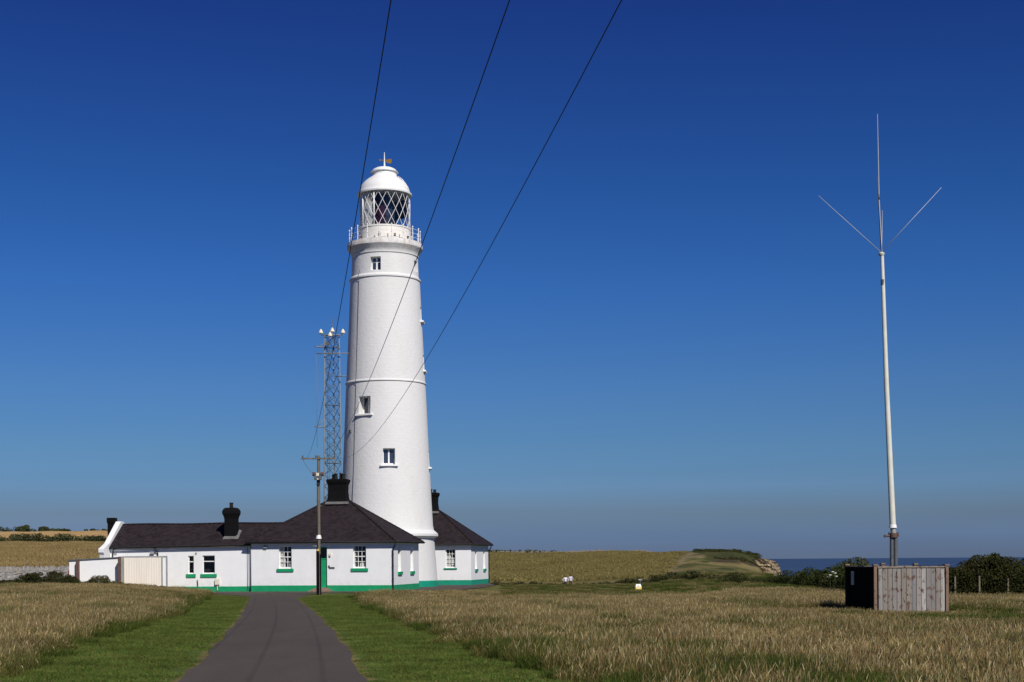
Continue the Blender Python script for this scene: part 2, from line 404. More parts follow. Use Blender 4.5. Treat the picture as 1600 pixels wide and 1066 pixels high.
# ------------------------------------------------------------------ terrain
PX = np.array([-1400, -300, 0, 165, 320, 480, 600, 770, 900, 1000, 1090, 1150, 1190, 1217, 1260, 1320, 1480, 1700, 3000.])
_n = [(-60, 0), (22, 0), (98, -.5), (135, -.5)]
def colz(*pts): return _n+list(pts)
leftz = [(-60, 0), (22, 0), (60, -.05), (98, .05), (112, .12), (135, .1)]+list(((150, .2), (420, 7.4), (700, 16.6), (730, 17.2), (900, 17), (1500, 12), (3000, 6)))
_d = [(-60, 0), (22, 0), (70, -.38), (98, -.74), (103, -.74), (107.6, -.53), (135, -.5)]
PROF = [leftz, leftz, leftz, leftz,
        colz((200, 0), (420, 6.0), (700, 12), (1500, 10), (3000, 2)), colz((200, 0), (420, 5.0), (700, 10), (1500, 8), (3000, 0)),
        _d+list(((200, -.6), (420, 3.0), (520, 5.0), (600, 5), (1500, -5), (3000, -45))),
        [(-60, 0), (22, 0), (70, -.40), (98, -.80), (110, -.78), (121, -.53), (140, -.52)]+list(((150, -.7), (170, -1.3), (190, -1.7), (205, -1.1), (230, -.7), (300, -.05), (400, 1.6), (480, 3.5), (520, 4.5), (600, 4.2), (900, 0), (1500, -20), (3000, -50))),
        [(-60, 0), (22, 0), (70, -.40), (98, -.82), (112, -.82), (135, -.6)]+list(((150, -.75), (170, -1.5), (190, -2.0), (205, -1.2), (230, -.8), (300, -.2), (400, 1.5), (480, 3.2), (520, 4.2), (600, 4.0), (900, 0), (1500, -30), (3000, -50))),
        [(-60, 0), (22, 0), (70, -.40), (98, -.82), (112, -.82), (135, -.6)]+list(((150, -.65), (170, -1.1), (190, -1.3), (205, -.9), (230, -.5), (300, .2), (400, 2.0), (480, 3.6), (520, 4.2), (600, 2), (900, -40), (3000, -50))),
        [(-60, 0), (22, 0), (70, -.40), (98, -.82), (112, -.82), (135, -.6)]+list(((150, -.35), (170, -.2), (200, .16), (300, 1.1), (370, 2.8), (420, 4.0), (450, 3.8), (520, 1), (620, -40), (3000, -50))),
        colz((150, -.2), (200, 0), (300, .3), (370, 1.7), (412, 4.0), (445, 3.0), (500, -10), (560, -40), (3000, -50)),
        colz((150, -.2), (200, -.15), (250, -.9), (300, -1.2), (370, -1.2), (393, -1.0), (403, .9), (412, 2.8), (440, 1.5), (470, -20), (500, -40), (3000, -50)),
        colz((150, -.3), (200, -.5), (250, -6), (300, -36), (3000, -50)),
        colz((140, -1.5), (170, -10), (200, -40), (3000, -50)),
        [(-60, 0), (22, 0), (98, -.5), (112, -.6), (130, -2), (170, -30), (220, -45), (3000, -50)],
        [(-60, 0), (22, 0), (98, -.6), (112, -1.0), (130, -4), (170, -35), (220, -45), (3000, -50)],
        [(-60, 0), (22, 0), (95, -.6), (105, -1.2), (130, -9), (170, -40), (3000, -50)],
        [(-60, 0), (22, 0), (80, -.6), (100, -2), (130, -20), (170, -45), (3000, -50)]]
DS = np.unique(np.concatenate([np.array([p[0] for p in pr], float) for pr in PROF]))
TAB = np.array([np.interp(DS, [p[0] for p in pr], [p[1] for p in pr]) for pr in PROF])
def H(x, y):
    x = np.asarray(x, float); y = np.asarray(y, float)
    u = 800+F*x/np.maximum(y, 22.0)
    u = np.clip(u, PX[0], PX[-1]-1e-6); d = np.clip(y, DS[0], DS[-1]-1e-6)
    i = np.clip(np.searchsorted(PX, u, 'right')-1, 0, len(PX)-2); j = np.clip(np.searchsorted(DS, d, 'right')-1, 0, len(DS)-2)
    a = (u-PX[i])/(PX[i+1]-PX[i]); b = (d-DS[j])/(DS[j+1]-DS[j])
    z = TAB[i, j]*(1-a)*(1-b)+TAB[i+1, j]*a*(1-b)+TAB[i, j+1]*(1-a)*b+TAB[i+1, j+1]*a*b
    far = np.clip((y-135)/150, 0, 1)
    z = z+far*(.22*np.sin(x*.11+1)*np.sin(y*.071)+.12*np.sin(x*.31+y*.17)+.10*np.sin(x*.05-y*.23+2))
    return z
def gz(x, y): return float(H(x, y))
def ground_at(px, py):
    """where the sight line of a pixel meets the ground (foreground only)"""
    for D in np.arange(14, 180, .1):
        p = P(px, py, float(D))
        if p.z <= gz(p.x, p.y): return p
    return p

def boundary(pix):
    pts = sorted([(p.y, p.x) for p in (ground_at(*q) for q in pix)])
    ys = [p[0] for p in pts]; xs = [p[1] for p in pts]
    s0 = (xs[1]-xs[0])/max(.5, ys[1]-ys[0])
    ys = [-60]+ys; xs = [xs[0]+s0*(-60-ys[1])*.6]+xs
    return np.array(ys), np.array(xs)
BL_meadow = boundary([(25, 1063), (140, 1012), (217, 985), (287, 960), (322, 940), (330, 932)])
BL_road = boundary([(284, 1064), (335, 1012), (375, 965), (388, 940), (390, 933)])
BR_road = boundary([(570, 1064), (543, 1015), (522, 989), (495, 960), (463, 935)])
BR_meadow = boundary([(870, 1064), (800, 1050), (721, 1018), (669, 997), (632, 976), (585, 960), (552, 941), (545, 934)])
def bx(b, y): return np.interp(y, b[0], b[1])

def sines(x, y, k, s):
    r = np.random.default_rng(s); o = 0
    for i in range(7):
        th = r.uniform(0, 6.28); f = k*r.uniform(.5, 2.2); o = o+np.sin((x*np.cos(th)+y*np.sin(th))*f+r.uniform(0, 6.28))
    return o/7

def build_terrain():
    ds = [-60, -40, -20, -8, 0, 6, 10, 14]
    while ds[-1] < 160: ds.append(ds[-1]*1.012)
    while ds[-1] < 520: ds.append(ds[-1]*1.008)
    while ds[-1] < 3000: ds.append(ds[-1]*1.02)
    ds = np.array(ds); us = np.concatenate([np.linspace(-1.0, -.40, 40)[:-1], np.linspace(-.40, .40, 300), np.linspace(.40, .95, 34)[1:]])
    U, Dd = np.meshgrid(us, ds); X = U*np.maximum(Dd, 40*1.0) if False else U*np.maximum(Dd, 22.0)
    Y = Dd+0*U; Z = H(X, Y)
    V = np.stack([X, Y, Z], -1).reshape(-1, 3); nr, nc = U.shape
    i = np.arange(nr*nc).reshape(nr, nc)
    Q = np.stack([i[:-1, :-1], i[:-1, 1:], i[1:, 1:], i[1:, :-1]], -1).reshape(-1, 4)
    x, y = V[:, 0], V[:, 1]; px = 800+F*x/np.maximum(y, 22)
    n1 = sines(x, y, .05, 3); n2 = sines(x, y, .35, 4)
    C = np.tile(np.array([.105, .088, .030]), (len(V), 1))                       # soil and stems under the meadow
    def put(mask, c): C[mask] = c
    mown = (x > bx(BL_meadow, y)) & (x < bx(BR_meadow, y)) & (y < 112)
    put(mown, (.085, .118, .026)); ed = mown & (np.minimum(np.abs(x-bx(BL_road, y)), np.abs(x-bx(BR_road, y))) < .13+.07*n2); put(ed, (.16, .14, .05))
    put((y > 103+2*n2) & (px > 560), (.120, .118, .034))                          # cropped greener strip before the cliff
    n3 = sines(x, y, .09, 8); n4 = sines(x, y, .6, 9); n5 = sines(x, y, .25, 12)
    hl = (y > 150) & (px > 1030); sl = (EYE-V[:, 2])/np.maximum(y, 1)*1000              # depression of each spot below eye level
    put(hl, (.088, .094, .030)); put(hl & (n3+.7*n4 > .14), (.165, .135, .055)); put(hl & (n5-.6*n4 < -.26), (.050, .058, .019))
    edge = np.interp(px, [1075, 1095, 1115, 1140, 1165, 1180, 1200], [-4.2, .4, 3.0, 3.4, 4.2, 6.5, 8.0])+.9*n4+.6*n5
    top = hl & (y > 285) & (px > 1072)
    put(top & (sl < edge+3.2) & (px > 1108), (.19, .155, .065)); put(top & (sl < edge), (.046, .053, .017)); put(top & (sl < edge) & (n5+.4*n4 > .22), (.080, .078, .024))
    put(top & (np.abs(sl-edge+.8) < .7) & (px > 1112), (.060, .044, .026)); put(top & (px < 1102+8*n4) & (np.abs(sl+1.0) < .9), (.20, .155, .085))
    put((np.abs(px-(1045+(y-200)*.17+10*n4)) < 6+5*n2) & (y > 190) & (y < 400), (.21, .165, .085))
    fld = (y > 196+3*n2) & (px > 393) & (px < 1035+(y-200)*.17+14*n2)
    put(fld, (.150, .124, .046))
    put((y > 506) & (px > 393) & (px < 1085), (.10, .11, .045))
    lf = (px <= 470) & (y > 112)
    put(lf, (.225, .163, .070)); put(lf & (y > 425), (.44, .285, .125)); put(lf & (y > 712), (.16, .14, .07))
    put((y > 150) & (y < 196) & (px > 700) & (px < 1050), (.060, .062, .026))
    me = np_mesh('ground', V, Q, M['ground'], {'col': C}, smooth=True)
    o = link('ground', me); tag(o, 'rough grassland and crop fields rising to a low skyline', 'ground', kind='structure')
build_terrain()

# sea
mb = MB(); mb.quad((-60000, -3000, -36), (60000, -3000, -36), (60000, 42000, -36), (-60000, 42000, -36))
tag(mb.build('sea', M['sea']), 'deep blue sea to the horizon', 'sea', kind='structure')

# lane and forecourt
def build_lane():
    ys = np.concatenate([np.linspace(-60, 12, 20)[:-1], np.linspace(12, 99.5, 130)])
    V = []; W = []
    K = 14
    for y in ys:
        a, b = float(bx(BL_road, y)), float(bx(BR_road, y))
        a += .05*math.sin(y*.7)+.02*math.sin(y*1.9); b += .05*math.sin(y*.6+1)+.02*math.sin(y*1.7)
        for k in range(K):
            t = k/(K-1); x = a+(b-a)*t
            V.append((x, y, gz(x, y)+.012+.03*math.sin(math.pi*t))); tt = (t-.5)*2.85
            W.append(max(math.exp(-((tt-.78)/.2)**2), math.exp(-((tt+.78)/.2)**2))*(.7+.3*math.sin(y*.4)))
    V = np.array(V); W = np.array(W); i = np.arange(len(V)).reshape(len(ys), K)
    Q = np.stack([i[:-1, :-1], i[:-1, 1:], i[1:, 1:], i[1:, :-1]], -1).reshape(-1, 4)
    o = link('road', np_mesh('road', V, Q, M['tarmac'], {'wear': np.stack([W]*3, 1)}, smooth=True))
    tag(o, 'narrow grey tarmac lane with worn wheel tracks', 'road', kind='structure')
    pts = [(318, 114), (330, 110.5), (350, 106), (375, 101), (388, 98), (463, 98), (470, 100.5), (485, 106), (510, 108), (560, 108.8), (620, 108.2), (700, 114), (755, 125), (775, 136), (765, 146), (600, 152), (330, 150)]
    mb = MB(); mb.quad(*[((p-800)/F*d, d, -.484) for p, d in pts])
    tag(mb.build('forecourt', M['tarmac']), 'grey tarmac forecourt round the cottages', 'forecourt', kind='structure')
build_lane()

# ------------------------------------------------------------------ building pieces (local frames: x along the front, -y to the camera)
def wall_holes(mb, L, x0, x1, z0, z1, holes, depth=.22):
    """wall in plane through L(x,z,d): d = depth inwards; holes (a,b,c,e) in x,z"""
    xs = sorted({x0, x1, *[h[0] for h in holes], *[h[1] for h in holes]}); zs = sorted({z0, z1, *[h[2] for h in holes], *[h[3] for h in holes]})
    for i in range(len(xs)-1):
        for j in range(len(zs)-1):
            cx, cz = (xs[i]+xs[i+1])/2, (zs[j]+zs[j+1])/2
            if any(h[0] < cx < h[1] and h[2] < cz < h[3] for h in holes): continue
            mb.quad(L(xs[i], zs[j], 0), L(xs[i+1], zs[j], 0), L(xs[i+1], zs[j+1], 0), L(xs[i], zs[j+1], 0))
    for a, b, c, e in holes:
        for q in (((a, c), (b, c)), ((b, c), (b, e)), ((b, e), (a, e)), ((a, e), (a, c))):
            (p, r), (s, u) = q
            mb.quad(L(p, r, 0), L(s, u, 0), L(s, u, depth), L(p, r, depth))

def Lbox(mb, L, a, b, c, e, d0, d1):
    """box in the frame of a wall"""
    P8 = [L(a, c, d0), L(b, c, d0), L(b, c, d1), L(a, c, d1), L(a, e, d0), L(b, e, d0), L(b, e, d1), L(a, e, d1)]
    k = len(mb.v); mb.v += [tuple(p) for p in P8]
    for f in ((0, 3, 2, 1), (4, 5, 6, 7), (0, 1, 5, 4), (1, 2, 6, 5), (2, 3, 7, 6), (3, 0, 4, 7)): mb._f(tuple(k+i for i in f))

def window(parent, L, h, cols, rows, sill=None, sillmat='green', depth=.16, bar=.042, frame=.075, curtain=None, meet=True, plabel=None):
    a, b, c, e = h
    mb = MB()
    Lbox(mb, L, a, a+frame, c, e, depth, depth+.08); Lbox(mb, L, b-frame, b, c, e, depth, depth+.08)
    Lbox(mb, L, a+frame, b-frame, c, c+frame*1.6, depth+.002, depth+.082); Lbox(mb, L, a+frame, b-frame, e-frame, e, depth+.002, depth+.082)
    ia, ib, ic, ie = a+frame, b-frame, c+frame*1.6, e-frame
    for k in range(1, cols):
        x = ia+(ib-ia)*k/cols; Lbox(mb, L, x-bar/2, x+bar/2, ic, ie, depth+.012, depth+.06)
    for k in range(1, rows):
        z = ic+(ie-ic)*k/rows; w = bar*1.7 if (meet and k*2 == rows) else bar
        Lbox(mb, L, ia, ib, z-w/2, z+w/2, depth+.008, depth+.064)
    w = mb.build('window', M['white_gloss'], parent)
    mb = MB(); mb.quad(L(ia, ic, depth+.04), L(ib, ic, depth+.04), L(ib, ie, depth+.04), L(ia, ie, depth+.04)); mb.build('pane', M['glass'], w)
    mb = MB(); q = .9
    mb.quad(L(a-.3, c-.3, depth+q), L(b+.3, c-.3, depth+q), L(b+.3, e+.3, depth+q), L(a-.3, e+.3, depth+q))
    for s_ in ((a-.3, c-.3, a-.3, e+.3), (b+.3, c-.3, b+.3, e+.3), (a-.3, c-.3, b+.3, c-.3), (a-.3, e+.3, b+.3, e+.3)):
        mb.quad(L(s_[0], s_[1], depth+.1), L(s_[2], s_[3], depth+.1), L(s_[2], s_[3], depth+q), L(s_[0], s_[1], depth+q))
    mb.build('room_behind', M['dark'], w)
    if curtain:
        mb = MB()
        for (p, r, s_, u) in curtain:      # fractions of the opening
            n = 10
            for k in range(n):
                x0 = ia+(ib-ia)*(p+(r-p)*k/n); x1 = ia+(ib-ia)*(p+(r-p)*(k+1)/n); d0 = depth+.085+.03*(k % 2); d1 = depth+.085+.03*((k+1) % 2)
                mb.quad(L(x0, ic+(ie-ic)*s_, d0), L(x1, ic+(ie-ic)*s_, d1), L(x1, ic+(ie-ic)*u, d1), L(x0, ic+(ie-ic)*u, d0))
        mb.build('curtain', M['curtain'], w)
    if sill:
        ov, hh, pr = sill
        mb = MB(); Lbox(mb, L, a-ov, b+ov, c-hh, c-.002, -pr, depth)
        mb.build('sill', M[sillmat], w, bevel=.02)
    return w

def stack(mb, cx, cy, prof, wx, wy):
    """square chimney: prof of (height, extra half width)"""
    b = len(mb.v)
    for z, g in prof:
        for sx_, sy_ in ((-1, -1), (1, -1), (1, 1), (-1, 1)): mb.v.append((cx+sx_*(wx/2+g), cy+sy_*(wy/2+g), z))
    for i in range(len(prof)-1):
        for j in range(4): mb._f((b+i*4+j, b+i*4+(j+1) % 4, b+(i+1)*4+(j+1) % 4, b+(i+1)*4+j))
    mb._f((b+3, b+2, b+1, b)); k = b+(len(prof)-1)*4; mb._f((k, k+1, k+2, k+3))

def cottage(name, corner, rz, label, front_wins, side_wins, door, plinthmat, chim_cx, pots, curtains, pipe_back=False, sillh=.25):
    W, Dp, hw = 11.35, 8.6, 3.95
    t = empty(name, corner, rz); tag(t, label, 'cottage', 'twin keepers cottages')
    Lf = lambda x, z, d: Vector((x, d, z))
    Ls = lambda y, z, d: Vector((-d, y, z))
    mb = MB()
    holes = [w for w in front_wins]+([door] if door else [])
    wall_holes(mb, Lf, -W, 0, -.3, hw, holes, .30)
    wall_holes(mb, Ls, 0, Dp, -.3, hw, side_wins, .24)
    mb.quad((-W, Dp, -.3), (0, Dp, -.3), (0, Dp, hw), (-W, Dp, hw)); mb.quad((-W, 0, -.3), (-W, Dp, -.3), (-W, Dp, hw), (-W, 0, hw))
    wall = mb.build('wall', M['white'], t, recalc=False)
    # plinth
    mb = MB(); p = .03
    segs = [(-W-p, (door[0] if door else p)), (door[1], p)] if door else [(-W-p, p)]
    for a, b in segs: mb.box(a, b, -p, .05, -.3, .48)
    mb.box(-.05, p, .05, Dp+p, -.3, .48)
    mb.build('plinth', M[plinthmat], t)
    # cornice strip under the gutter
    mb = MB(); mb.box(-W-.06, .06, -.06, -.002, hw-.22, hw-.02); mb.box(.002, .06, -.002, Dp+.06, hw-.22, hw-.02)
    mb.build('cornice', M['white'], t)
    # hipped roof
    o = .34; ez = 3.88; rz_ = 7.15; ra, rb = chim_cx-.95, chim_cx+.95; ry = Dp/2
    A, B, C_, D_ = (-W-o, -o, ez), (o, -o, ez), (o, Dp+o, ez), (-W-o, Dp+o, ez); E, G = (ra, ry, rz_), (rb, ry, rz_)
    mb = MB(); mb.quad(A, B, G, E); mb.quad(B, C_, G); mb.quad(C_, D_, E, G); mb.quad(D_, A, E); mb.quad(A, D_, C_, B)
    roof = mb.build('roof', M['slate'], t)
    mb = MB()
    for a, b in ((A, E), (B, G), (C_, G), (D_, E), (E, G)):
        a, b = Vector(a), Vector(b); n = max(4, int((b-a).length/.42))
        for k in range(n):
            p0 = a.lerp(b, k/n); p1 = a.lerp(b, (k+.97)/n); mb.tube([p0+Vector((0, 0, .0)), p1+Vector((0, 0, .015))], .075, 8)
    mb.build('ridge_tiles', M['slate'], roof)
    # fascia and gutter, downpipe
    mb = MB(); g = o+.06
    for a, b in (((-W-o, -g, ez-.06), (g, -g, ez-.06)), ((g, -g, ez-.06), (g, Dp+g, ez-.06))): mb.tube([a, b], .065, 8)
    mb.box(-W-o, o, -o-.01, -o+.02, ez-.14, ez-.02); mb.box(o-.02, o+.01, -o+.02, Dp+o, ez-.14, ez-.02)
    mb.build('gutter', M['blackiron'], roof)
    mb = MB(); yo = Dp if pipe_back else 0
    mb.tube([(.34, yo-.36, ez-.1), (.34, yo-.35, ez-.3), (.09, yo-.1, ez-.62), (.08, yo-.09, ez-.8), (.08, yo-.09, .05)], .055, 8)
    for z in (.9, 1.9, 2.8): mb.tube([(.08, yo-.09, z), (.08, yo-.09, z+.08)], .07, 8)
    mb.build('downpipe', M['blackiron'], t)
    # chimney
    mb = MB(); stack(mb, chim_cx, ry, [(6.85, .12), (7.1, .10), (7.35, .03), (7.9, -.03), (8.45, -.01), (8.68, .09), (8.86, .11), (8.92, .02)], 1.5, .85)
    ch = mb.build('chimney', M['black'], roof)
    mb = MB(); stack(mb, chim_cx, ry, [(6.9, .20), (7.10, .14)], 1.5, .85)
    fl = mb.build('flashing', M['lead'], roof)
    for dx, dy, hh in pots:
        mb = MB(); mb.lathe([(.15, 8.9), (.14, 9.1), (.125, 8.95+hh), (.16, 8.97+hh), (.16, 9.03+hh), (.11, 9.03+hh), (.10, 8.95+hh)], 14, (chim_cx+dx, ry+dy))
        mb.build('chimney_pot', M['terracotta'], roof)
    for h, c in zip(front_wins, curtains): window(t, Lf, h, 3, 4, (.16, sillh, .09), plinthmat, depth=.16, curtain=c)
    for h in side_wins: window(t, Ls, h, 3, 4, (.12, .25, .12), plinthmat, depth=.2)
    return t, Lf

CORNER_A = Vector((-9.19, 113.0, -.5)); ROT = R(-10)
cotA, LfA = cottage('cottage', CORNER_A, ROT, 'white cottage with hipped slate roof, green door and green plinth in front of the lighthouse',
        [(-9.10, -8.06, 1.79, 3.56), (-3.12, -2.08, 1.79, 3.56)], [(1.75, 2.75, 1.5, 3.45), (5.75, 6.75, 1.5, 3.45)], (-6.06, -5.2, .28, 3.45), 'green', -5.55,
        [(-.42, .1, .28), (-.15, -.1, .34), (.2, .1, .36), (.46, -.1, .30)], [[(0, .46, 0, .46), (0, .30, .46, 1), (.8, 1, 0, .2)], [(.46, .84, .0, .26), (0, .12, 0, 1)]])
CORNER_B = Vector((-3.84, 138.0, -.5))
cotB, LfB = cottage('cottage', CORNER_B, ROT, 'white cottage half hidden behind the lighthouse, with lace curtains and a sea-green plinth',
        [(-2.45, -1.5, 1.62, 3.42)], [(1.9, 2.8, 1.5, 3.35), (6.0, 6.9, 1.5, 3.35)], None, 'teal', -4.9,
        [(-.3, .1, .2), (.1, -.1, .24), (.45, .05, .2)], [[(.03, .5, .0, .66), (.52, .97, .08, .5)]], True, .13)

# front door of the near cottage
def front_door():
    a, b, c, e = -6.06, -5.2, .28, 3.45
    mb = MB(); Lbox(mb, LfA, a, a+.07, c, e, .12, .24); Lbox(mb, LfA, b-.07, b, c, e, .12, .24); Lbox(mb, LfA, a+.07, b-.07, e-.07, e, .122, .238); Lbox(mb, LfA, a+.07, b-.07, 2.50, 2.58, .122, .238)
    fr = mb.build('door_frame', M['green'], cotA)
    mb = MB(); Lbox(mb, LfA, a+.075, b-.075, c+.02, 2.49, .15, .20)
    for z0, z1 in ((.45, 1.15), (1.35, 2.35)):
        for x0, x1 in ((a+.16, a+.40), (a+.47, b-.16)): Lbox(mb, LfA, x0, x1, z0, z1, .142, .149)
    dr = mb.build('door', M['green'], cotA)
    mb = MB(); mb.lathe([(.0, -.02), (.035, 0), (.03, .04), (0, .06)], 12); o = mb.build('handle', M['gold'], dr); o.location = (a+.16, .14, 1.3); o.rotation_euler = (R(90), 0, 0)
    mb = MB(); mb.quad(*[LfA(x, z, .19) for x, z in ((a+.07, 2.58), (b-.07, 2.58), (b-.07, e-.07), (a+.07, e-.07))]); mb.build('fanlight', M['glass'], cotA)
    mb = MB(); Lbox(mb, LfA, a, b, c, e, .9, .95); mb.build('hallway', M['dark'], cotA)
    mb = MB(); mb.box(-6.45, -4.75, -.95, -.035, -.05, .10); mb.box(-6.3, -4.92, -.64, -.036, .10, .2); mb.box(-6.16, -5.08, -.34, -.037, .2, .285)
    mb.build('doorstep', M['stone_step'], cotA, bevel=.02)
    mb = MB(); Lbox(mb, LfA, -5.05, -4.6, 1.75, 1.90, -.03, -.001); Lbox(mb, LfA, -5.1, -4.98, 1.86, 2.02, -.05, -.001); mb.build('name_plate', M['darkmetal'], cotA)
    mb = MB(); mb.lathe([(0, 0), (.07, .02), (.09, .08), (.085, .12), (0, .13)], 14); o = mb.build('wall_lamp', M['cone'], cotA); o.location = (-4.92, -.001, 2.85); o.rotation_euler = (R(90), 0, 0); o.scale = (1, 1.7, 1)
    mb = MB(); mb.box(-.14, .14, -.16, -.062, -.12, .10, taper=.02); mb.box(-.08, .08, -.10, -.055, -.2, -.12); o = mb.build('floodlight', M['greymetal'], cotA); o.location = (-10.15, 0, 3.52)
    mb = MB(); mb.tube([(-11.37, -.05, 3.7), (-11.37, -.05, .1)], .025, 6); mb.build('cable_pipe', M['darkmetal'], cotA)
front_door()

# ---- low wing to the left
WO = Vector((-20.30, 115.3, -.5)); WR = R(-6)
def wing():
    t = empty('cottage_wing', WO, WR); tag(t, 'long low white wing with slate roof, two small windows and a white gable parapet', 'outbuilding')
    Lf = lambda x, z, d: Vector((x, d, z)); L_ = -11.55; sp = 5.2
    wins = [(-5.22, -4.76, 1.41, 2.84), (-4.06, -3.06, 1.41, 2.86)]
    mb = MB(); wall_holes(mb, Lf, L_, .4, -.3, 3.55, wins, .2)
    mb.quad((L_, sp, -.3), (.4, sp, -.3), (.4, sp, 3.6), (L_, sp, 3.6))
    mb.build('wall', M['white'], t, recalc=False)
    mb = MB(); mb.box(L_, .3, -.03, .05, -.3, .42); mb.build('plinth', M['green'], t)
    ry = 2.6; rl, rr = 5.40, 5.43; el, er = 3.58, 3.74; x1 = 3.0; o = .28
    mb = MB()
    n = 14
    for k in range(n):
        a, b = k/n, (k+1)/n
        fx = lambda q: L_+.02+(x1-L_)*q
        f = lambda q: (fx(q), -o, el+(er-el)*q+.012*math.sin(q*21)); g = lambda q: (fx(q), ry, rl+(rr-rl)*q+.02*math.sin(q*13)); h = lambda q: (fx(q), sp+o, el+(er-el)*q)
        mb.quad(f(a), f(b), g(b), g(a)); mb.quad(g(a), g(b), h(b), h(a)); mb.quad(h(a), h(b), f(b), f(a))
    roof = mb.build('roof', M['slate'], t)
    mb = MB()
    for k in range(34):
        a = L_+.05+k*.42; q = (a-L_)/(x1-L_); mb.tube([(a, ry, rl+(rr-rl)*q+.02*math.sin(q*13)+.01), (a+.40, ry, rl+(rr-rl)*q+.02*math.sin(q*13)+.02)], .075, 8)
    mb.build('ridge_tiles', M['slate'], roof)
    mb = MB(); mb.tube([(L_+.05, -o-.06, el-.06), (-.1, -o-.06, er-.07)], .06, 8); mb.quad((L_, -o+.01, el-.15), (-.1, -o+.01, er-.15), (-.1, -o+.01, er-.02), (L_, -o+.01, el-.02)); mb.build('gutter', M['blackiron'], roof)
    for x in (L_+.25, L_+3.85):
        mb = MB()
        if x < L_+1: mb.tube([(x+.35, -o-.06, el-.05), (x+.1, -.28, el-.22), (x-.02, -.1, el-.5), (x-.05, -.09, 0)], .05, 8)
        else: mb.tube([(x-.3, -o-.06, el-.0), (x-.1, -.26, el-.2), (x+.05, -.1, el-.5), (x+.08, -.09, 0)], .05, 8)
        mb.build('downpipe', M['blackiron'], t)
    # gable parapet with a kneeler stepping forward
    prof = [(2.95, 5.66), (2.3, 5.66), (-.2, 3.88), (-1.45, 3.42), (-1.42, 3.15), (-1.25, 2.95), (-1.15, 2.6), (-1.1, -.3), (5.5, -.3), (5.5, 3.85)]
    mb = MB(); mb.prism(prof, 'x', L_-.42, L_); mb.build('gable_wall', M['white'], t, bevel=.02)
    mb = MB(); mb.box(L_+.28, L_+.52, -.03, -.001, 2.95, 3.1) ; mb.build('air_vent', M['greymetal'], t)
    # chimney on the front slope
    mb = MB(); stack(mb, -1.95, .85, [(3.6, .02), (4.3, 0), (5.75, 0), (5.95, .05), (6.15, .13), (6.35, .13), (6.55, .03), (6.62, -.1)], .93, .8)
    mb.build('chimney', M['black'], roof)
    mb = MB(); mb.lathe([(.15, 6.55), (.14, 6.95), (.17, 6.97), (.17, 7.02), (.11, 7.02), (.10, 6.9)], 14, (-1.95, .85)); mb.build('chimney_pot', M['terracotta'], roof)
    mb = MB(); mb.quad((-2.52, .33, 4.125), (-1.30, .33, 4.14), (-1.38, .48, 4.42), (-2.42, .48, 4.42)); mb.quad((-1.47, .4, 4.20), (-1.28, .4, 4.17), (-1.28, 1.35, 4.82), (-1.47, 1.35, 4.90)); mb.build('flashing', M['lead'], roof)
    # outer chimney behind the parapet
    mb = MB(); stack(mb, L_-.74, 2.3, [(-.3, .06), (3.4, .06), (3.6, 0), (5.50, 0), (5.56, .045), (5.90, .055), (5.96, .03)], .52, .60); mb.build('chimney', M['black'], t)
    for h, rows in zip(wins, (2, 2)):
        window(t, Lf, h, 1, 1, (.16, .28, .08), 'green', depth=.12, frame=.06)
    for h in wins:
        mb = MB(); Lbox(mb, Lf, h[0]+.06, h[1]-.06, h[3]-.50, h[3]-.43, .115, .195); mb.build('transom', M['white_gloss'], t)
    mb = MB(); mb.box(-3.02, -2.66, -.2, -.035, .55, 1.02); mb.box(-2.87, -2.81, -.12, -.04, .1, .55); mb.build('meter_box', M['cone'], t, bevel=.02)
    mb = MB(); mb.lathe([(0, 0), (.05, .02), (.05, .1), (0, .12)], 10); o = mb.build('wall_lamp', M['darkmetal'], t); o.location = (-4.55, -.001, 3.05); o.rotation_euler = (R(90), 0, 0)
    mb = MB(); mb.box(L_+3.3, L_+3.62, -.22, -.02, 3.02, 3.2, taper=.02); mb.build('floodlight', M['greymetal'], t)
    mb = MB(); mb.tube([(-.42, -.05, 3.5), (-.42, -.05, .1)], .02, 6); mb.build('cable_pipe', M['darkmetal'], t)
    mb = MB(); mb.tube([(-4.4, -.12, .45), (-4.42, -.12, .7), (-4.45, -.10, .95)], .03, 6); mb.build('standpipe', M['blackiron'], t)
wing()

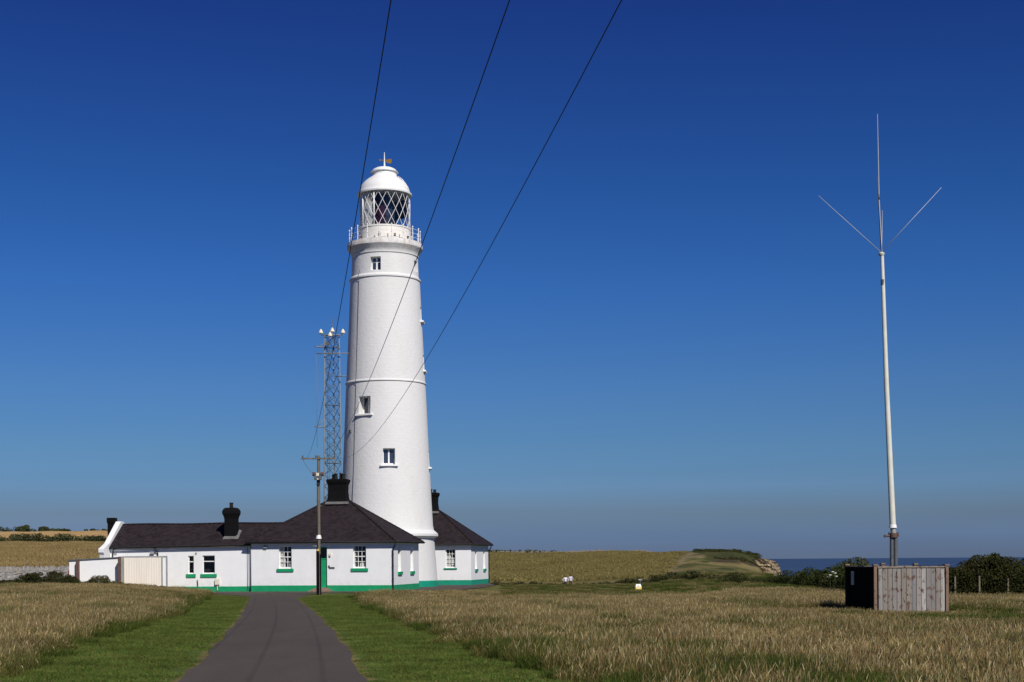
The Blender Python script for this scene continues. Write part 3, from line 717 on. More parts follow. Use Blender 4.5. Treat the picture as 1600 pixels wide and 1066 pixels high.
# ---- yard wall, gate, stone wall
def yard():
    D = 113.4; X = lambda px: (px-800)*D/F
    t = empty('yard_wall', (X(150), D, -.5)); tag(t, 'low white yard wall with dark coping and brown pier in front of the gable', 'wall')
    x = lambda px: X(px)-X(150)
    top = lambda px: 2.57+(px-108)/80*.20
    mb = MB()
    for a, b, dy in ((108, 120.5, .02), (124.5, 188, 0)):
        mb.prism([(x(a), -.3), (x(b), -.3), (x(b), top(b)-.07), (x(a), top(a)-.07)], 'y', dy, .35)
    mb.build('wall', M['white'], t)
    mb = MB(); mb.prism([(x(106.5), top(106.5)-.07), (x(189), top(189)-.07), (x(189), top(189)+.02), (x(106.5), top(106.5)+.02)], 'y', -.08, .42); mb.build('coping', M['darkmetal'], t)
    mb = MB(); mb.box(x(120.5), x(124.5), -.38, .36, -.3, top(122)-.08); mb.build('pier', M['brownpaint'], t)
    mb = MB(); mb.box(x(105.5), x(108), .05, .3, 1.4, 1.75); mb.build('hatch', M['rustred'], t)
    mb = MB(); mb.box(x(179), x(187), -.5, -.03, -.2, .95); mb.build('bin_store', M['paleplate'], t)
    g = empty('timber_gate', (X(226), D-.6, -.5)); tag(g, 'tall cream boarded timber gate between brown and grey posts left of the low wing', 'gate')
    x = lambda px: X(px)-X(226)
    mb = MB(); n = 15
    for k in range(n):
        a = x(197)+(x(255)-x(197))*k/n; b = x(197)+(x(255)-x(197))*(k+1)/n
        mb.box(a+.006, b-.006, random.uniform(0, .006), .06, .0, 2.74)
    mb.build('board_panel', M['cream'], g)
    mb = MB(); mb.box(x(196), x(256), -.03, .10, 2.75, 2.83); mb.build('top_rail', M['greymetal'], g)
    mb = MB(); mb.box(x(188.6), x(193), -.25, .12, -.3, 2.80); mb.build('gate_post', M['brownpaint'], g)
    mb = MB(); mb.box(x(193), x(196.6), -.12, .12, -.3, 2.82); mb.build('gate_post', M['paleplate'], g)
    mb = MB(); mb.box(x(255.4), x(257.2), -.06, .12, -.3, 2.82); mb.box(x(262.6), x(264), -.06, .12, -.3, 2.84); mb.box(x(257.2), x(262.6), -.05, .1, 2.76, 2.83); mb.build('gate_post', M['greymetal'], g)
    mb = MB(); mb.box(x(257.2), x(262.6), .0, .05, .02, 2.755); mb.build('side_panel', M['white'], g)
    # drystone wall
    V = []; Q = []; C = []
    x0, x1, D = (-140-800)*116/F, (109-800)*116/F, 116.0
    def stone(cx, cy, cz, w, d, h):
        b = len(V); j = lambda s: random.uniform(-s, s)
        for sx_, sy_, sz_ in ((-1, -1, -1), (1, -1, -1), (1, 1, -1), (-1, 1, -1), (-1, -1, 1), (1, -1, 1), (1, 1, 1), (-1, 1, 1)):
            V.append((cx+sx_*w/2*(1+j(.18)), cy+sy_*d/2*(1+j(.12)), cz+sz_*h/2*(1+j(.2))))
        c0 = random.uniform(.18, .38); tint = random.choice([(1, .97, .92), (1, .90, .80), (.96, .97, 1), (1, .95, .95)])
        C.extend([(c0*tint[0], c0*tint[1], c0*tint[2])]*8)
        for f in ((0, 3, 2, 1), (4, 5, 6, 7), (0, 1, 5, 4), (1, 2, 6, 5), (2, 3, 7, 6), (3, 0, 4, 7)): Q.append([b+i for i in f])
    z = -.6
    while z < 1.25:
        hh = random.uniform(.09, .15); xx = x0
        while xx < x1:
            w = random.uniform(.12, .38); stone(xx+w/2, D+random.uniform(-.03, .03), z+hh/2, w*.98, .50, hh*1.0); xx += w
        z += hh
    xx = x0
    while xx < x1:
        w = random.uniform(.08, .2); hh = random.uniform(.16, .36); stone(xx+w/2, D+random.uniform(-.04, .04), z+hh/2-.02, w, .5, hh); xx += w*1.02
    b = len(V); V += [(x0, D-.2, -.7), (x1, D-.2, -.7), (x1, D+.2, -.7), (x0, D+.2, -.7), (x0, D-.2, 1.25), (x1, D-.2, 1.25), (x1, D+.2, 1.25), (x0, D+.2, 1.25)]; C += [(.16, .145, .13)]*8
    for f in ((0, 3, 2, 1), (4, 5, 6, 7), (0, 1, 5, 4), (1, 2, 6, 5), (2, 3, 7, 6), (3, 0, 4, 7)): Q.append([b+i for i in f])
    me = np_mesh('drystone_wall', np.array(V), np.array(Q), M['stone'], {'bc': np.array(C)})
    tag(link('drystone_wall', me), 'pale grey drystone wall running left from the white yard wall', 'stone wall')
yard()

# ------------------------------------------------------------------ lighthouse
TD = 132.0; TC = Vector(((604.8-800)/F*TD, TD, -.5))
def lighthouse():
    t = empty('lighthouse', TC); tag(t, 'tall tapering white lighthouse tower with gallery and domed lantern', 'lighthouse')
    S = TD/F
    zz = lambda y: (875.3-y)*S+EYE+.5        # local height of a pixel row
    r = lambda hw: hw*S
    mb = MB()
    body = [(r(78.8), -.4), (r(78.5), zz(906)), (r(74), zz(845)), (r(74.3), zz(842)), (r(80), zz(838.5)), (r(80), zz(835)), (r(73.5), zz(829)), (r(72), zz(822)), (r(69.8), zz(780)), (r(68.0), zz(740)),
            (r(65.2), zz(680)), (r(62.3), zz(612)), (r(61.7), zz(601.9)), (r(63.1), zz(601.6)), (r(63.0), zz(600.0)), (r(61.6), zz(598.6)), (r(57.6), zz(520)), (r(54.1), zz(441.4)), (r(55.6), zz(441)), (r(55.6), zz(438.8)), (r(52.4), zz(435.5)),
            (r(51.2), zz(405)), (r(52.5), zz(403.5)), (r(52.5), zz(401)), (r(54.5), zz(397)), (r(57.6), zz(393)), (r(58.8), zz(391)), (r(58.8), zz(386)), (r(57.8), zz(384)), (r(57.8), zz(383)), (r(20), zz(383))]
    mb.lathe(body, 120, smooth=True); shaft = mb.build('shaft', M['tower'], t)
    mb = MB(); mb.lathe([(r(79.9), -.4), (r(79.7), zz(908)), (r(78.4), zz(907))], 96, cap=False); mb.build('plinth', M['teal'], t)
    # window openings cut into the shaft; ang = degrees to the right of the direction of the camera
    base = math.atan2(-TC.y, -TC.x)
    wins = [(-16.5, 432, 411, .95, 51.5, .5), (-31.5, 652, 625, 1.2, 63, .85), (3.5, 730, 705.5, 1.05, 67, .5), (69, 428, 411, .9, 51.5, .5), (84, 503, 481, 1.0, 57, .5), (84, 580, 556, 1.0, 60, .5), (86, 731, 706, 1.0, 67.5, .5)]
    dirs = []
    cut = MB()
    for a, yb, yt, w, hw, dp in wins:
        th = base+R(a)
        Mx = Matrix.Rotation(th, 4, 'Z'); Rr = r(hw); dirs.append((Mx, Rr, zz(yb), zz(yt), w, dp))
        cut.box(Rr-dp-.2, Rr+.5, -w/2, w/2, zz(yb), zz(yt), M=Mx)
    co = cut.build('cutter', M['tower'])
    bo = shaft.modifiers.new('b', 'BOOLEAN'); bo.object = co; bo.operation = 'DIFFERENCE'; bo.solver = 'EXACT'
    bpy.context.view_layer.update()
    co.parent = t; co.matrix_parent_inverse = Matrix.Identity(4); bpy.context.view_layer.update()
    dg = bpy.context.evaluated_depsgraph_get(); me = bpy.data.meshes.new_from_object(shaft.evaluated_get(dg))
    shaft.modifiers.clear(); shaft.data = me; me.name = 'shaft'
    bpy.data.objects.remove(co)
    # keep flat facets of the cuts and the ledges crisp
    bm = bmesh.new(); bm.from_mesh(me)
    for e in bm.edges:
        if len(e.link_faces) == 2 and e.calc_face_angle(0) > R(28): e.smooth = False
    bm.to_mesh(me); bm.free()
    for (Mx, Rr, z0, z1, w, dp) in dirs:
        d = Rr-dp; mb = MB()
        mb.box(d, d+.08, -w/2, -w/2+.08, z0, z1, M=Mx); mb.box(d, d+.08, w/2-.08, w/2, z0, z1, M=Mx); mb.box(d, d+.078, -w/2+.08, w/2-.08, z0, z0+.12, M=Mx); mb.box(d, d+.078, -w/2+.08, w/2-.08, z1-.08, z1, M=Mx)
        mb.box(d, d+.09, -.07, .07, z0+.12, z1-.08, M=Mx)
        if Rr < r(52): mb.box(d, d+.07, -w/2+.08, w/2-.08, z1-.48, z1-.40, M=Mx)
        wo = mb.build('window', M['white_gloss'], t)
        mb = MB(); mb.box(d-.03, d+.03, -w/2+.08, w/2-.08, z0+.12, z1-.08, M=Mx); mb.build('pane', M['lens'], wo)
        if Rr > r(52):
            mb = MB(); k = .26; mb.box(Rr-.3, Rr+.20, -w/2-k, w/2+k, z0-.17, z0-.004, M=Mx); mb.build('sill', M['white'], wo, bevel=.02)
    # lightning conductor down the left of the shaft
    th = base+R(-47); pts = []
    for y, hw in ((428, 52), (440, 56.2), (446, 54.6), (520, 57.9), (597, 61.5), (600, 63.6), (606, 62.2), (680, 65.4), (740, 68.2), (830, 73.5)):
        pts.append((math.cos(th)*(r(hw)+.02), math.sin(th)*(r(hw)+.02), zz(y)))
    mb = MB(); mb.tube(pts, .02, 6); mb.build('lightning_conductor', M['darkmetal'], t)
    # gallery railing
    rl = MB()
    for k in range(18):
        th = 2*math.pi*k/18+.1; c, s = math.cos(th), math.sin(th); q = r(55)
        for z in (.0, .5, .98): pass
        rl.tube([(c*q, s*q, zz(383)), (c*q, s*q, zz(363))], .035, 8); rl.lathe([(0, zz(363)), (.06, zz(362.5)), (.06, zz(361)), (0, zz(360))], 8, (c*q, s*q))
        rl.lathe([(.07, zz(374)), (.07, zz(372.5))], 8, (c*q, s*q))
    for z in (zz(364.5), zz(371), zz(377.5)):
        rl.tube([(math.cos(2*math.pi*k/72)*r(55), math.sin(2*math.pi*k/72)*r(55), z) for k in range(73)], .016, 6, cap=False)
    rl.build('gallery_railing', M['white_gloss'], t)
    # lantern
    L = empty('lantern', (0, 0, 0)); L.parent = t
    mb = MB(); mb.lathe([(r(41.5), zz(383)-.01), (r(41.5), zz(380)), (r(40.3), zz(379)), (r(40.3), zz(361.5)), (r(41.2), zz(361)), (r(41.2), zz(359)), (r(39), zz(359)), (r(38), zz(370))], 64, cap=False); mb.build('murette', M['white_stain'], L)
    for a in (-62, -12, 22, 60):
        mb = MB(); Mx = Matrix.Rotation(base+R(a), 4, 'Z'); mb.box(r(40.3)-.02, r(40.3)+.06, -.09, .09, zz(376.5), zz(372.5), M=Mx); mb.box(r(40.3)+.05, r(40.3)+.14, -.04, .04, zz(375), zz(373.6), M=Mx)
        mb.build('vent_cowl', M['brownpaint'], L)
    zb, zt = zz(360), zz(307); q = r(38.6)
    mb = MB()
    nb = 18; tw = R(40)
    for k in range(nb):
        for sg in (1, -1):
            a0 = 2*math.pi*k/nb
            mb.tube([((q+.03)*math.cos(a0+sg*tw*i/6), (q+.03)*math.sin(a0+sg*tw*i/6), zb+(zt-zb)*i/6) for i in range(7)], .022, 6)
    mb.build('astragal', M['white_gloss'], L)
    for a in (-25, 95, 150, 205, 260, 300): mb = MB(); mb.tube([((q+.02)*math.cos(base+R(a)), (q+.02)*math.sin(base+R(a)), zb), ((q+.02)*math.cos(base+R(a)), (q+.02)*math.sin(base+R(a)), zt)], .06, 8); mb.build('lantern_post', M['white_gloss'], L)
    mb = MB(); mb.lathe([(q-.03, zb), (q-.03, zt)], 72, cap=False); mb.build('glazing', M['glass'], L)
    mb = MB(); a0, a1 = base+R(-155), base+R(-25); mb.lathe([(q-.14, zb), (q-.14, zt)], 40, a0=a0, a1=a1); mb.build('blanking_panel', M['white_stain'], L)
    mb = MB(); mb.lathe([(q-.18, zb), (q-.18, zt)], 40, a0=base+R(-182), a1=base+R(-25.5)); mb.lathe([(q-.18, zt-1.7), (q-.18, zt)], 30, a0=base+R(70), a1=base+R(178)); mb.lathe([(q-.18, zb), (q-.18, zt)], 12, a0=base+R(150), a1=base+R(178)); mb.build('painted_inner_shade', M['dark'], L)  # near-black sheets added to paint in the shade inside the lantern
    mb = MB(); mb.lathe([(q-.1, zz(359.5)), (.02, zz(359.5))], 40, cap=False); mb.build('lantern_floor', M['darkmetal'], L)
    mb = MB(); mb.lathe([(.3, zb), (.3, zb+.5), (.62, zb+.55), (.80, zb+.9), (.95, zb+1.4), (.95, zb+2.0), (.8, zb+2.5), (.4, zb+2.8), (.3, zt)], 24); mb.build('optic', M['lens'], L)
    mb = MB(); mb.lathe([(1.25, zb+.1), (1.25, zt-.1)], 24, a0=base+R(-75), a1=base+R(2), cap=False); mb.build('red_sector_shade', M['redglass'], L)
    mb = MB()
    mb.lathe([(r(38), zz(306.5)), (r(42.4), zz(306.5)), (r(42.6), zz(304)), (r(40.6), zz(303)), (r(39.6), zz(301)), (r(39), zz(298)), (r(37.4), zz(293.5)), (r(34.4), zz(288.8)), (r(30.3), zz(284.4)), (r(26), zz(281)), (r(22), zz(278.6)), (r(20), zz(277)), (r(19.4), zz(276)),
              (r(19.2), zz(271)), (r(20.6), zz(270)), (r(20.6), zz(269)), (r(19), zz(268)), (r(17.6), zz(265.6)), (r(13), zz(263.3)), (r(6), zz(261.9)), (r(1.6), zz(261.4)), (0, zz(261.3))], 64)
    dome = mb.build('dome', M['white_gloss'], L)
    mb = MB(); mb.lathe([(r(38.2), zz(306)), (r(30), zz(300)), (r(12), zz(292)), (.01, zz(290))], 40, cap=False); mb.build('dome_lining', M['dark'], L)
    mb = MB()
    for k in range(9): # rungs and rim rail on the dome
        th = base+R(38+2*k); 
    mb.tube([(math.cos(2*math.pi*k/48)*r(21.3), math.sin(2*math.pi*k/48)*r(21.3), zz(270)) for k in range(49)], .03, 6, cap=False)
    th = base+R(62); mb.tube([(math.cos(th)*r(h), math.sin(th)*r(h), zz(y)) for h, y in ((40.2, 299), (36.6, 291), (32, 284.5), (27.5, 280.5), (23.5, 278.5))], .03, 6)
    mb.build('dome_rail', M['white_gloss'], L)
    mb = MB(); mb.tube([(0, 0, zz(262)), (0, 0, zz(251)), (0, 0, zz(238))], [.09, .06, .025], 8); fn = mb.build('finial', M['white_gloss'], L)
    mb = MB(); e = Vector((1, -.35, 0)).normalized(); Z = Vector((0, 0, 1)); o_ = Vector((0, 0, zz(251)))
    tilt = (e-Z*.20).normalized()
    mb.tube([o_-tilt*.42, o_+tilt*.45], .03, 6)
    nrm = tilt.cross(Z).normalized(); up = nrm.cross(tilt)*-1
    def plate(pts, th_=.025):
        a = [o_+tilt*p[0]+up*p[1]+nrm*th_ for p in pts]; b = [o_+tilt*p[0]+up*p[1]-nrm*th_ for p in pts]; n = len(pts)
        mb.quad(*a); mb.quad(*reversed(b))
        for i in range(n): mb.quad(a[i], a[(i+1) % n], b[(i+1) % n], b[i])
    plate([(.1, .05), (.35, .16), (.68, .20), (.72, .0), (.68, -.20), (.35, -.16), (.1, -.05)]); plate([(-.36, .09), (-.55, 0), (-.36, -.09)])
    mb.build('weather_vane', M['gold'], L)
    # shackle on the wall
    th = base+R(-57); mb = MB(); q = r(64.9); mb.box(q-.02, q+.12, -.12, .12, zz(679), zz(675), M=Matrix.Rotation(th, 4, 'Z')); mb.build('wall_bracket', M['darkmetal'], t)
lighthouse()

# ------------------------------------------------------------------ lattice mast behind the cottage
def lattice():
    D = 127.0; c = P(520.5, 700, D); t = empty('lattice_mast', (c.x, D, -.5)); tag(t, 'grey triangular lattice mast with cream cone aerials left of the lighthouse', 'mast')
    S = D/F; zz = lambda y: (876-y)*S+EYE+.5
    top = zz(525); tri = [R(a) for a in (204, 336, 90)]
    def leg(k, z):
        w = .92-(.24*min(1, z/top)); return Vector((w*math.cos(tri[k]), w*math.sin(tri[k]), z))
    for k in range(3):
        mb = MB(); mb.tube([leg(k, -.3), leg(k, top)], .045, 8); mb.build('leg', M['lattice'], t)
    mb = MB(); n = 22; zs = [-.2+(top+.2)*i/n for i in range(n+1)]
    for i in range(n):
        for k in range(3):
            k2 = (k+1) % 3
            mb.tube([leg(k, zs[i]), leg(k2, zs[i+1])], .023, 6)
            mb.tube([leg(k2, zs[i]), leg(k, zs[i+1])], .023, 6)
            if i % 5 == 0 or i == n-1 or i in (6, 7): mb.tube([leg(k, zs[i+1]), leg(k2, zs[i+1])], .028, 6)
    mb.build('bracing', M['darkmetal'], t)
    mb = MB()
    for x in (-.46, -.28): mb.tube([(x, -.1, 0), (x, -.1, top-.4)], .023, 6)
    for i in range(60): mb.tube([(-.46, -.1, .3+i*.36), (-.28, -.1, .3+i*.36)], .014, 4)
    mb.build('ladder', M['darkmetal'], t)
    bars = MB()
    bars.tube([(-.92, -.5, top+.0), (.97, -.5, top+.0)], .04, 6); bars.tube([(0, -.5, top), (0, .6, top)], .04, 6)
    bars.tube([(-1.3, -.6, zz(554)), (1.45, -.6, zz(554))], .05, 6); bars.tube([(.3, -.6, zz(590)), (1.3, -.9, zz(590))], .05, 6)
    bars.tube([(-.6, -.4, zz(544)), (-1.35, -.9, zz(544))], .06, 6); bars.tube([(-.6, -.4, zz(537)), (-1.1, -.7, zz(544))], .03, 6)
    bars.tube([(-.7, -.4, zz(668)), (-1.45, -.9, zz(668))], .06, 6); bars.tube([(-.7, -.4, zz(655)), (-1.2, -.7, zz(668))], .03, 6)
    bars.tube([(-1.3, -.6, zz(554)), (-1.3, -.6, zz(700))], .012, 4)
    bars.build('outrigger', M['lattice'], t)
    mb = MB(); mb.tube([(.02, .1, top-.3), (.02, .1, top+1.5)], .025, 6); mb.build('whip_aerial', M['darkmetal'], t)
    for x, y, z in ((-.92, -.5, top+.02), (.06, -.5, top+.14), (.97, -.5, top+.02), (-.12, -.6, top-.25)):
        mb = MB(); mb.tube([(x, y, z-.05), (x, y, z+.15)], .035, 6); mb.lathe([(.0, z+.1), (.19, z+.12), (.205, z+.17), (.15, z+.3), (.05, z+.48), (.0, z+.5)], 16, (x, y)); mb.build('cone_aerial', M['cone'], t)
    for dx, dz, dr in ((-.35, .75, .17), (.6, 1.2, .10)):
        mb = MB(); mb.tube([(dx, -.5, top-dz), (dx, -.72, top-dz)], dr, 12); mb.build('dish', M['darkmetal'], t)
    for k in range(3):
        mb = MB(); mb.box(leg(k, 0).x-.3, leg(k, 0).x+.3, leg(k, 0).y-.3, leg(k, 0).y+.3, -.4, .1); mb.build('footing', M['paleplate'], t)
lattice()

# ------------------------------------------------------------------ telegraph pole and wires
PD = 104.0
def pole():
    c = P(498.6, 928, PD); t = empty('telegraph_pole', (c.x, PD, gz(c.x, PD))); g = gz(c.x, PD); tag(t, 'weathered wooden telegraph pole with crossarm and black cable guard before the green door', 'pole')
    S = PD/F; zz = lambda y: P(498.6, y, PD).z-g
    mb = MB(); mb.tube([(0, 0, -.5), (0, 0, zz(800)), (.03, 0, zz(712))], [.135, .12, .105], 14); mb.build('pole_shaft', M['polewood'], t)
    zc = zz(717); mb = MB(); mb.box(-26.5*S, 27*S, -.16, -.07, zc-.05, zc+.06, M=None); mb.build('crossarm', M['polewood'], t)
    for x in (-24*S, -3.2*S, 26*S):
        mb = MB(); mb.tube([(x, -.115, zc+.06), (x, -.115, zc+.16)], .015, 6); mb.lathe([(.0, zc+.09), (.055, zc+.1), (.06, zc+.15), (.04, zc+.18), (.045, zc+.22), (0, zc+.26)], 10, (x, -.115)); mb.build('insulator', M['darkmetal'], t)
    mb = MB(); mb.box(-.26, .26, -.34, -.13, zz(750.5), zz(744)); mb.build('junction_box', M['darkmetal'], t, bevel=.02)
    mb = MB(); mb.tube([(-.36, -.22, zz(741)), (.36, -.22, zz(741))], .05, 8)
    for x in (-.34, -.24, .24, .34): mb.tube([(x, -.22, zz(744.5)), (x, -.22, zz(738))], .055, 8)
    mb.build('fuse_holder', M['brownpaint'], t)
    for bb in ((-.10, .10, -.36, -.35, zz(744), zz(739.5)), (-.05, .05, -.36, -.345, zz(750), zz(748))):
        mb = MB(); mb.box(*bb); mb.build('number_plate', M['cone'], t)
    mb = MB(); mb.box(-.10, .10, -.17, .1, zz(759), zz(751)); mb.build('cable_clamp', M['blackiron'], t)
    mb = MB(); mb.lathe([(.14, zz(842.5)), (.205, zz(842)), (.155, zz(836.5)), (.125, zz(836))], 18, cap=False); mb.build('bird_guard', M['white_gloss'], t)
    mb = MB(); mb.tube([(-.07, -.115, zz(760)), (-.07, -.125, zz(860))], .025, 6); mb.build('cable', M['wire'], t)
    mb = MB(); mb.box(-.165, .045, -.21, -.02, -.2, zz(861)); mb.box(.10, .165, -.16, -.02, -.2, zz(866)); mb.build('cable_guard', M['black'], t)
    mb = MB(); mb.box(-.09, .05, -.2, -.14, zz(864), zz(858)); mb.build('warning_plate', M['yellow'], t)
    mb = MB(); mb.tube([(-.45, -.05, zz(853.5)), (.02, -.05, zz(853.5))], .03, 6)
    mb.build('bracket', M['greymetal'], t)
    for y in (757, 782, 790): mb = MB(); mb.tube([(-.2, -.02, zz(y)), (.2, -.02, zz(y))], .015, 6); mb.build('step_iron', M['greymetal'], t)
    mb = MB(); pts = [(-24*S+(-.25+24*S)*q, -.12-.1*q, zc-.0+(zz(741)-zc)*q-1.2*q*(1-q)*.6) for q in [i/10 for i in range(11)]]; mb.tube(pts, .012, 5); mb.build('jumper_wire', M['wire'], t)
    # three overhead wires run from the crossarm over the camera
    A = np.array([[PD*PD, PD, 1], [41*41, 41, 1], [15*15, 15, 1]], float); co = np.linalg.solve(A, [zc+.16+g, 4.9+EYE, 5.8+EYE])
    for x, tx, lab in ((-24*S, 611, 'black overhead wire crossing left of the lighthouse lantern'), (-3.2*S, 797, 'black overhead wire crossing the lighthouse shaft, middle one of three'), (26*S, 973, 'black overhead wire sagging clear right of the lantern')):
        k = (P(tx, 0, 15.2).x-(c.x+x))/(PD-15.2); ys = list(np.linspace(PD-.115, -25, 70)); mb = MB()
        mb.tube([(c.x+x+k*(PD-y), y, co[0]*y*y+co[1]*y+co[2]) for y in ys], .007, 6)
        tag(mb.build('overhead_wire', M['wire']), lab, 'wire', 'overhead wires from the telegraph pole')
pole()

# ------------------------------------------------------------------ boarded enclosure with radio mast
ED = 54.0
def board_mesh(name, boards, mat, parent):
    V = []; Q = []; C = []
    for (x0, x1, y0, y1, z0, z1, col) in boards:
        b = len(V); V += [(x0, y0, z0), (x1, y0, z0), (x1, y1, z0), (x0, y1, z0), (x0, y0, z1), (x1, y0, z1), (x1, y1, z1), (x0, y1, z1)]; C += [col]*8
        for f in ((0, 3, 2, 1), (4, 5, 6, 7), (0, 1, 5, 4), (1, 2, 6, 5), (2, 3, 7, 6), (3, 0, 4, 7)): Q.append([b+i for i in f])
    return link(name, np_mesh(name, np.array(V), np.array(Q), mat, {'bc': np.array(C)}), parent)
def enclosure():
    c = P(1366, 960, ED); g = gz(c.x, ED); t = empty('timber_enclosure', (c.x, ED, g), R(8)); tag(t, 'square enclosure of weathered vertical boards with a near-black side, round the radio mast', 'fence enclosure')
    w, d, h = 2.86, 2.9, 1.78
    cols = [(.34, .33, .32), (.27, .25, .23), (.28, .25, .22), (.30, .29, .28), (.31, .29, .27), (.26, .235, .20), (.31, .28, .245), (.25, .25, .26), (.37, .335, .31), (.47, .46, .44), (.26, .245, .24), (.25, .24, .235), (.285, .25, .225), (.44, .44, .42)]
    n = len(cols); bs = []; bk = []
    x = .16; ws = [random.uniform(.85, 1.15) for _ in cols]; k = (w-.16-.13)/sum(ws)
    for cc, q in zip(cols, ws):
        q *= k; bs.append((x+.009, x+q-.009, -.02+random.uniform(-.008, .008), .01, -.1, h-.07+random.uniform(-.01, .004), tuple(v*.92 for v in cc))); x += q
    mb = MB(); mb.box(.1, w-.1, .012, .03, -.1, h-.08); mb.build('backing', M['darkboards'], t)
    board_mesh('front_boards', bs, M['boards'], t)
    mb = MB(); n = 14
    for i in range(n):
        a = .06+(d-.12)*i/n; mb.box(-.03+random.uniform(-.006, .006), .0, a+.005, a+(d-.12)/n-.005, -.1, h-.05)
    mb.build('side_boards', M['darkboards'], t)['label'] = 'near-black boards of the left side'
    for nm, f in (('back_boards', lambda a, b: (a, b, d-.01, d+.02)), ('right_boards', lambda a, b: (w, w+.03, a, b))):
        bs = []; L_ = w if nm == 'back_boards' else d
        for i in range(14):
            a = .05+(L_-.1)*i/14; b = a+(L_-.1)/14; q = f(a+.005, b-.005); cc = random.choice(cols); bs.append((*q, -.1, h-.07, cc))
        board_mesh(nm, bs, M['boards'], t)
    for px_, py_, hh in ((-.01, -.02, h+.05), (w-.1, -.02, h+.03), (-.01, d-.1, h+.05), (w-.1, d-.1, h+.06), (w*.5, d-.1, h+.08)):
        p = board_mesh('corner_post', [(px_, px_+.11, py_-.02, py_+.10, -.1, hh-.03, (.24, .15, .10))], M['boards'], t)
        board_mesh('post_cap', [(px_-.03, px_+.14, py_-.05, py_+.13, hh-.03, hh+.02, (.25, .17, .12))], M['boards'], p)
    board_mesh('top_rail', [(.13, w-.12, -.055, .05, h-.06, h-.015, (.30, .25, .20)), (-.05, .05, .12, d-.12, h-.05, h-.01, (.10, .07, .06)), (.12, w-.12, d-.05, d+.05, h-.06, h-.01, (.25, .21, .18)), (w-.05, w+.05, .12, d-.12, h-.06, h-.01, (.25, .21, .18))], M['boards'], t)
    mb = MB(); mb.box(-.045, -.032, d-1.02, d-.72, h-.72, h-.2); mb.build('notice_plate', M['paleplate'], t)
    # flat plinth inside
    mb = MB(); mb.box(.5, 2.2, .5, 2.1, -.2, .06); mb.build('base_slab', M['paleplate'], t)
    # mast
    m0 = P(1396, 955, ED+1.3); D = ED+1.3; m = empty('radio_mast', (m0.x, D, gz(m0.x, D))); tag(m, 'tall slim pale tilting radio mast with four spreading whip rods, rising from the boarded enclosure', 'mast')
    gg = gz(m0.x, D)
    q = lambda px, py: P(px, py, D)-Vector((m0.x, D, gg))
    b0 = q(1396.6, 884); low = Vector((b0.x, 0, .0))
    S = D/F
    mb = MB()
    off = 3.1*S
    for s_ in (-1, 1): mb.tube([low+Vector((s_*off, 0, 0)), q(1396.3, 838)+Vector((s_*off, 0, 0))], .075, 12)
    mb.build('base_column', M['darkmetal'], m)
    mb = MB(); mb.tube([q(1396.4, 838), q(1395, 822)], .10, 14); mb.build('lower_tube', M['paleplate'], m)
    mb = MB(); mb.tube([q(1396, 840), q(1395.9, 833)], .15, 14); mb.tube([q(1383, 838), q(1404, 836)], .04, 8); mb.tube([q(1383, 840), q(1383, 836)], .05, 8); mb.tube([q(1403, 839), q(1403, 832)], .035, 8); mb.tube([q(1389, 837), q(1389, 831.5)], .03, 8)
    mb.build('pivot_flange', M['brownpaint'], m)
    mb = MB(); mb.tube([q(1395.2, 825), q(1395, 820)], [.15, .13], 16); mb.build('sleeve', M['white_gloss'], m)
    mb = MB(); mb.tube([q(1395, 822), q(1385, 600), q(1378.2, 400)], [.118, .092, .066], 16); mb.build('mast_tube', M['mast'], m)
    mb = MB(); mb.tube([q(1379.4, 446), q(1379.1, 437)], .074, 14); mb.build('joint_band', M['darkmetal'], m)
    top = q(1377.2, 397); mb = MB(); mb.tube([top+Vector((0, 0, -.07)), top+Vector((0, 0, .0)), top+Vector((0, 0, .03)), top+Vector((0, 0, .07))], [.08, .12, .12, .05], 16); mb.build('hub', M['mast'], m)
    mb = MB(); mb.tube([top+Vector((0, 0, .06)), q(1373.4, 308), q(1371, 178)], [.03, .022, .012], 8); mb.build('whip_rod', M['whip'], m)
    mb = MB(); mb.tube([q(1373.6, 312), q(1373.3, 304)], .034, 8); mb.build('joint_band', M['darkmetal'], m)
    h0 = top+Vector((0, 0, .05))
    for tip in (q(1279, 306), q(1471, 293)):
        mb = MB(); mb.tube([h0, tip], [.015, .009], 6); mb.build('radial_rod', M['whip'], m)
    lz = q(1377, 310).z
    for tip, mt in ((Vector((h0.x+.62, 2.25, lz-h0.z+h0.z+.07)), M['whip']), (Vector((h0.x-.72, -2.3, lz+.22)), M['darkmetal'])):
        mb = MB(); mb.tube([h0, tip], [.018, .011], 6); mb.build('radial_rod', mt, m)
enclosure()

# ------------------------------------------------------------------ foliage
def leaves(centres, radii, n, size, cols, flat=.75):
    """leaf quads spread through overlapping lumps"""
    centres = np.asarray(centres, float); radii = np.asarray(radii, float)
    w = radii.prod(1)**(2/3); idx = rng.choice(len(centres), n, p=w/w.sum())
    d = rng.normal(size=(n, 3)); d /= np.linalg.norm(d, axis=1, keepdims=True)
    rr = rng.uniform(.55, 1.05, (n, 1))**.6
    c = centres[idx]+d*rr*radii[idx]
    a = rng.normal(size=(n, 3)); a /= np.linalg.norm(a, axis=1, keepdims=True); b = np.cross(a, rng.normal(size=(n, 3))); b /= np.linalg.norm(b, axis=1, keepdims=True)
    s = size*rng.uniform(.6, 1.5, (n, 1))
    V = np.stack([c-a*s, c-b*s*.5, c+a*s, c+b*s*.5], 1).reshape(-1, 3)
    Q = np.arange(4*n).reshape(n, 4)
    cols = np.array(cols); lump = cols[rng.integers(0, len(cols), len(centres))]
    C = lump[idx]*.6+cols[rng.integers(0, len(cols), n)]*.4; C = C*rng.uniform(.7, 1.35, (n, 1))
    return V, Q, np.repeat(C, 4, 0)

